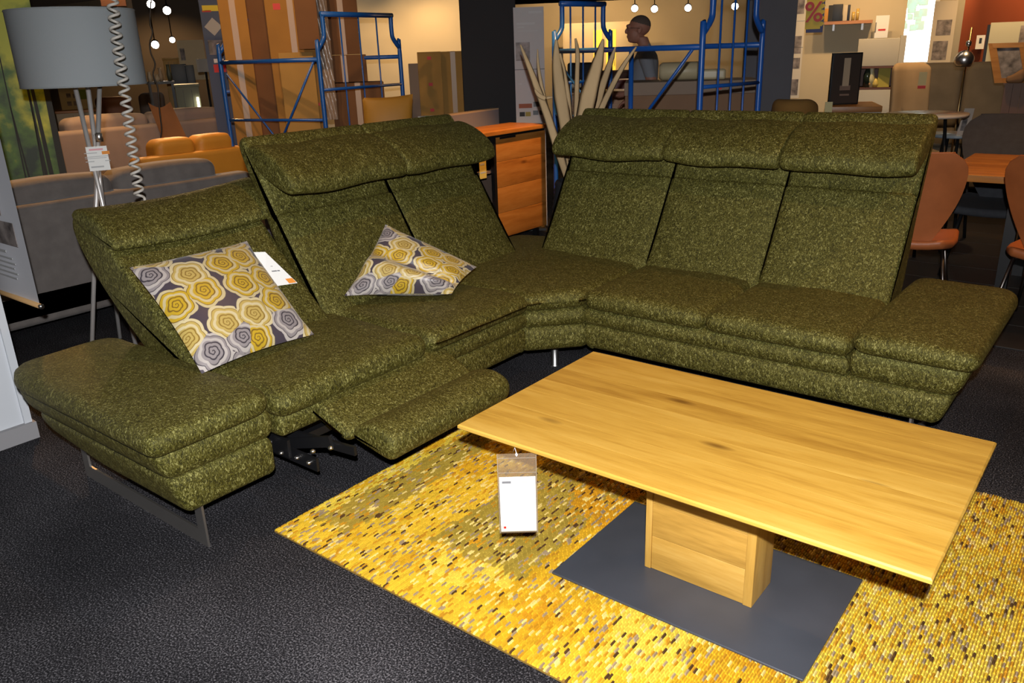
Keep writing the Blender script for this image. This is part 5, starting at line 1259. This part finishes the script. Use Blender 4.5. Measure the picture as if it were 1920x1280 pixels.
# chrome ball lamp
p = at(1808, 112, 8.3)
BL = thing('ball_lamp', 'chrome ball floor lamp in front of the greige sofa', 'lamp', (p.x, p.y, 0), yaw_at(1808))
obj('base', MB().lathe([(.13, 0), (.13, .015), (.02, .02)], 24), CHROME, BL); obj('pole', MB().tube([(.0, .02, .015), (.02, .02, p.z+.26)], .008, 8), mat('brass', (.5, .33, .14), .3, 1), BL)
obj('ball_shade', MB().lathe([(.012, .078), (.05, .062), (.075, .025), (.078, 0), (.075, -.025), (.055, -.056)], 24, (0, -.03, p.z)), CHROME, BL)
obj('inner_bulb', MB().lathe([(0, .04), (.04, .02), (.048, -.02), (.03, -.055), (0, -.06)], 16, (-.01, -.05, p.z)), mat('cream_bulb', (.6, .55, .4), .4), BL)
obj('knob', MB().lathe([(0, -.03), (.022, -.015), (.022, .015), (0, .03)], 12, (.015, 0, p.z+.13)), CHROME, BL)
# round white tables
def rtable(label, px, py, d, r, m_, legs=4):
    p = at(px, py, d); t = thing('side_table', label, 'table', (p.x, p.y, 0)); z = p.z
    obj('table_top', MB().lathe([(0, z-.022), (r-.01, z-.022), (r, z-.010), (r-.004, z), (0, z)], 40), m_, t)
    for k in range(legs): a = 2*PI*k/legs+.4; obj('leg', MB().tube([(r*.45*math.cos(a), r*.45*math.sin(a), z-.022), (r*.8*math.cos(a), r*.8*math.sin(a), 0)], .012, 8), BLACK, t)
    return t, p
rtable('round white table behind the right end of the olive sofa', 1738, 212, 6.6, .27, mat('table_white', (.55, .50, .42), .25))
t, p = rtable('small pale blue table carrying a brochure stand', 1795, 250, 7.15, .2, mat('table_pale', (.25, .30, .34), .3), 5)
l2, r2, w2, z2, zb2 = slot(1797, 1824, 203, 250, 7.1)
BS = thing('brochure_stand', 'folded photo brochure standing on the small pale blue table', 'brochure', (l2[0], l2[1], p.z), r2)
hb = z2-p.z
for s, rz3 in ((-1, 0), (1, 0)): obj('leaf', MB().hexa([(-w2/2, s*.07, 0), (w2/2-.02, s*.07, 0), (w2/2-.02, s*.07+.002, 0), (-w2/2, s*.07+.002, 0), (-w2/2+.03, 0, hb), (w2/2, 0, hb), (w2/2, .002, hb), (-w2/2+.03, .002, hb)]), mat('brochure', (.42, .34, .28), .6), BS)
obj('photo', MB().hexa([(-w2*.3, -.060, .03), (w2*.05, -.060, .03), (w2*.05, -.058, .03), (-w2*.3, -.058, .03), (-w2*.2, -.028, hb*.6), (w2*.15, -.028, hb*.6), (w2*.15, -.026, hb*.6), (-w2*.2, -.026, hb*.6)]), PHOTO_D, BS)
# wooden pedestal with a tilted frame
l2, r2, w2, z2, _ = slot(1880, 1945, 158, 205, 8.6)
PD = thing('wooden_pedestal', 'reddish wooden pedestal carrying a tilted frame', 'pedestal', l2, r2)
for k in range(4): obj('side_board', MB().box(-w2/2+w2*k/4+.001, -w2/2+w2*(k+1)/4-.001, 0, .3, 0, z2), mat('cherry_wood', (.16, .06, .02), .5, 0, .15, 4), PD)
obj('pedestal_top', MB().box(-w2/2-.01, w2/2+.01, -.01, .31, z2, z2+.012), mat('cherry_wood', (.16, .06, .02), .5), PD)
z0 = z2+.0125; FRM = thing('tilted_frame', 'tilted wooden frame with dark figures on the pedestal', 'frame', (l2[0], l2[1], z0), r2)
a, b, h = -.18, .05, .33
for (x, xb, wq) in ((a-.10, a, .03), (b-.10, b, .03)): obj('stile', MB().hexa([(xb-wq, .0, 0), (xb+wq, 0, 0), (xb+wq, .03, 0), (xb-wq, .03, 0), (x-wq, .10, h), (x+wq, .10, h), (x+wq, .13, h), (x-wq, .13, h)]), OAK_DX, FRM)
obj('rail', MB().hexa([(a, .0, 0), (b, 0, 0), (b, .03, 0), (a, .03, 0), (a-.015, .015, .04), (b-.015, .015, .04), (b-.015, .045, .04), (a-.015, .045, .04)]), OAK_DX, FRM)
obj('rail', MB().hexa([(a-.085, .085, h-.04), (b-.085, .085, h-.04), (b-.085, .115, h-.04), (a-.085, .115, h-.04), (a-.10, .10, h), (b-.10, .10, h), (b-.10, .13, h), (a-.10, .13, h)]), OAK_DX, FRM)
obj('picture', MB().hexa([(a+.02, .018, .03), (b-.02, .018, .03), (b-.02, .022, .03), (a+.02, .022, .03), (a-.07, .112, h-.03), (b-.11, .112, h-.03), (b-.11, .116, h-.03), (a-.07, .116, h-.03)]), PHOTO_D, FRM)
p = at(1895, 155, 8.55); solo('plush_ornament', MB().rbox(-.07, .07, -.05, .05, 0, .09, .035, 4, lambda q: Vector((q.x, q.y, q.z*(1+.3*math.sin(q.x*30))))), mat('plush', (.35, .18, .08), .9), 'small tan ornament beside the tilted frame', 'ornament', (p.x+.03, p.y+.02, z0), 0)

# ------------------------------------------------------------------ far left furniture
sofa('pinkish_sofa', 'pinkish grey sofa seen from behind under the lamp shade', (-8.42, 4.35, 0), -PI/2, 1.95, .9, 1.06, PINKG, 2, .45, .15, ah=.62)
th = MB().grid(lambda u, v: ((-.10+.05*v+.24*u*(1.0-.15*v)+.16*(1-v)*1.0-.10, -.04-.03*math.sin(3*u)+.05*v, .62+.52*v-.05*math.sin(PI*u)), )[0], 10, 14); th2 = MB()
loc, rz_, wd_, zt, zb = slot(282, 345, 186, 262, 9.06)
solo('brown_throw', th.grid(lambda u, v: (-.10+.05*v+.24*(1-u)*(1.0-.15*v)+.16*(1-v)-.10, -.01-.03*math.sin(3*(1-u))+.05*v, .62+.52*v-.05*math.sin(PI*u)), 10, 14), mat('brown_suede', (.16, .07, .025), .8, 0, .15, 6), 'brown suede throw hanging over the pinkish grey sofa back', 'throw', loc, rz_)
counter('beige_counter', 'beige display counter with an oak top left of the tripod', 'counter', 108, 205, 206, 11.6, mat('beige_counter', (.40, .32, .22), .7), .5, OAK_DX)
t, wd_, zt, zb = board('leaf_card', 'cream display card with green leaves standing on the beige counter', 'card', 112, 172, 164, 205, 11.8, mat('leaf_card', (.52, .44, .24), .7), .01)
patch(t, 'leaf', wd_, zt, zb, .55, .85, .1, .55, mat('leaf_print', (.16, .24, .02), .7))
for k, (u, v) in enumerate(((.22, .25), (.42, .28), (.2, .62), (.4, .62))): patch(t, 'photo', wd_, zt, zb, u, u+.14, v, v+.2, PHOTO_D)
armchair('beige rounded armchair below the leaf card', 122, 205, 218, 10.6, mat('beige_boucle', (.42, .33, .22), .9), PI+.4)
armchair('brown leather armchair under the lamp shade', 196, 262, 178, 11.2, mat('brown_leather', (.13, .05, .025), .6), PI-.3, group='far armchairs')
armchair('dark taupe armchair right of the spiral cable', 252, 300, 172, 12.4, mat('taupe_chair', (.17, .13, .11), .9), PI+.2, group='far armchairs')
counter('green_counter', 'grey green counter with a lit edge far left of the cartons', 'counter', 330, 378, 158, 11.0, mat('green_counter', (.16, .17, .12), .6), .6)
loc, rz_, wd_, zt, zb = slot(370, 376, 182, 216, 10.97)
solo('light_strip', MB().rbox(-.014, .014, 0, .02, zb, zt, .004, 2, None, 2), GLOW('strip_light', (1.0, .88, .6), 6), 'glowing light strip at the edge of the grey green counter', 'light', loc, rz_)
t, wd_, zt, zb = board('white_wall_panel', 'pale wall panel with two dark pictures far behind the bulkhead', 'panel', 336, 386, 75, 150, 13.2, CREAM, .05)
patch(t, 'picture', wd_, zt, zb, .08, .25, .2, .5, PHOTO_D); patch(t, 'picture', wd_, zt, zb, .06, .2, .7, .85, PHOTO_D)
counter('yellow_cabinet', 'small mustard wall cabinet far left of the blue poster', 'cabinet', 308, 340, 108, 13.8, mat('yellow_cab', (.5, .26, .03), .5), .35)
loc, rz_, wd_, zt, zb = slot(322, 352, 120, 165, 12.4); solo('dark_screen', MB().rbox(-wd_/2, wd_/2, 0, .05, zb, zt, .005, 2, None, 2).box(-.1, .1, -.05, .12, 0, .03).box(-.03, .03, .0, .05, .03, zb), BLACK, 'black screen standing left of the tall dark screen', 'screen', loc, rz_, 'dark screens')
loc, rz_, wd_, zt, zb = slot(350, 366, 122, 168, 12.2); solo('dark_screen', MB().rbox(-wd_/2, wd_/2, 0, .05, zb, zt, .005, 2, None, 2).box(-.1, .1, -.05, .12, 0, .03).box(-.03, .03, .0, .05, .03, zb), BLACK, 'tall narrow black screen in front of the pale wall panel', 'screen', loc, rz_, 'dark screens')
loc, rz_, wd_, zt, zb = slot(274, 328, 153, 158, 11.5)
DTB = thing('console_table', 'thin black console table far behind the spiral cable', 'table', loc, rz_)
obj('table_top', MB().box(-wd_/2, wd_/2, 0, .4, zt-.03, zt), BLACK, DTB)
for x in (-wd_/2+.03, wd_/2-.03):
    for y in (.03, .37): obj('leg', MB().box(x-.015, x+.015, y-.015, y+.015, 0, zt-.03), BLACK, DTB)
for k, (px, r_, h_, c, nm) in enumerate(((282, .03, .12, (.5, .42, .3), 'cream jar'), (294, .045, .09, (.55, .45, .32), 'pale bowl'), (303, .03, .16, (.4, .3, .2), 'tan vase'), (319, .03, .2, (.08, .09, .06), 'dark vase'))):
    p = at(px, 152, 11.65); solo('table_ornament', MB().lathe([(r_*.7, 0), (r_, h_*.4), (r_*.6, h_*.8), (r_*.75, h_), (0, h_)], 14), mat('ornament_%d' % k, c, .5), nm+' on the thin black console table', 'ornament', (p.x, p.y, zt), 0, 'ornaments on the console table')
t, wd_, zt, zb = board('tablet_display', 'small white tablet display on a black stand near the trolley', 'screen', 402, 424, 188, 208, 10.1, mat('tablet_white', (.42, .36, .30), .5), .015, rot=.5)
obj('stand', MB().tube([(0, .02, 0), (0, .02, zb+.03)], .02, 10).lathe([(.15, 0), (.15, .02), (0, .02)], 20, (0, .02, 0)), BLACK, t)
loc, rz_, wd_, zt, zb = slot(374, 392, 110, 135, 10.8); t = thing('monitor', 'small pale monitor left of the blue poster', 'screen', loc, rz_-.3)
obj('panel', MB().rbox(-.09, .09, 0, .03, zb, zt, .004, 2, None, 2), mat('monitor_pale', (.40, .38, .34), .4), t); obj('stand', MB().tube([(0, .015, 0), (0, .015, zb)], .015, 8).lathe([(.12, 0), (.12, .015), (0, .015)], 16, (0, .015, 0)), BLACK, t)
loc, rz_, wd_, zt, zb = slot(186, 234, -30, 12, 8.6); solo('brick_red_panel', MB().rbox(-wd_/2, wd_/2, 0, .04, zb, 2.758, .004, 2, None, 2), mat('brick_red', (.075, .035, .028), .8), 'brick red panel hanging above the lamp shade', 'panel', loc, rz_)
p = [at(x, y, 8.0) for x, y in ((285, -20), (281, 40), (286, 60), (281, 80), (283, 100), (291, 120), (287, 140), (296, 165), (299, 205), (303, 240), (302, 262), (309, 280))]
solo('black_cord', MB().tube([Vector((p[0].x, p[0].y, 2.758))]+spline(p, 4), .007, 6), BLACK, 'thin black crinkled cord hanging over the far aisle', 'cord')
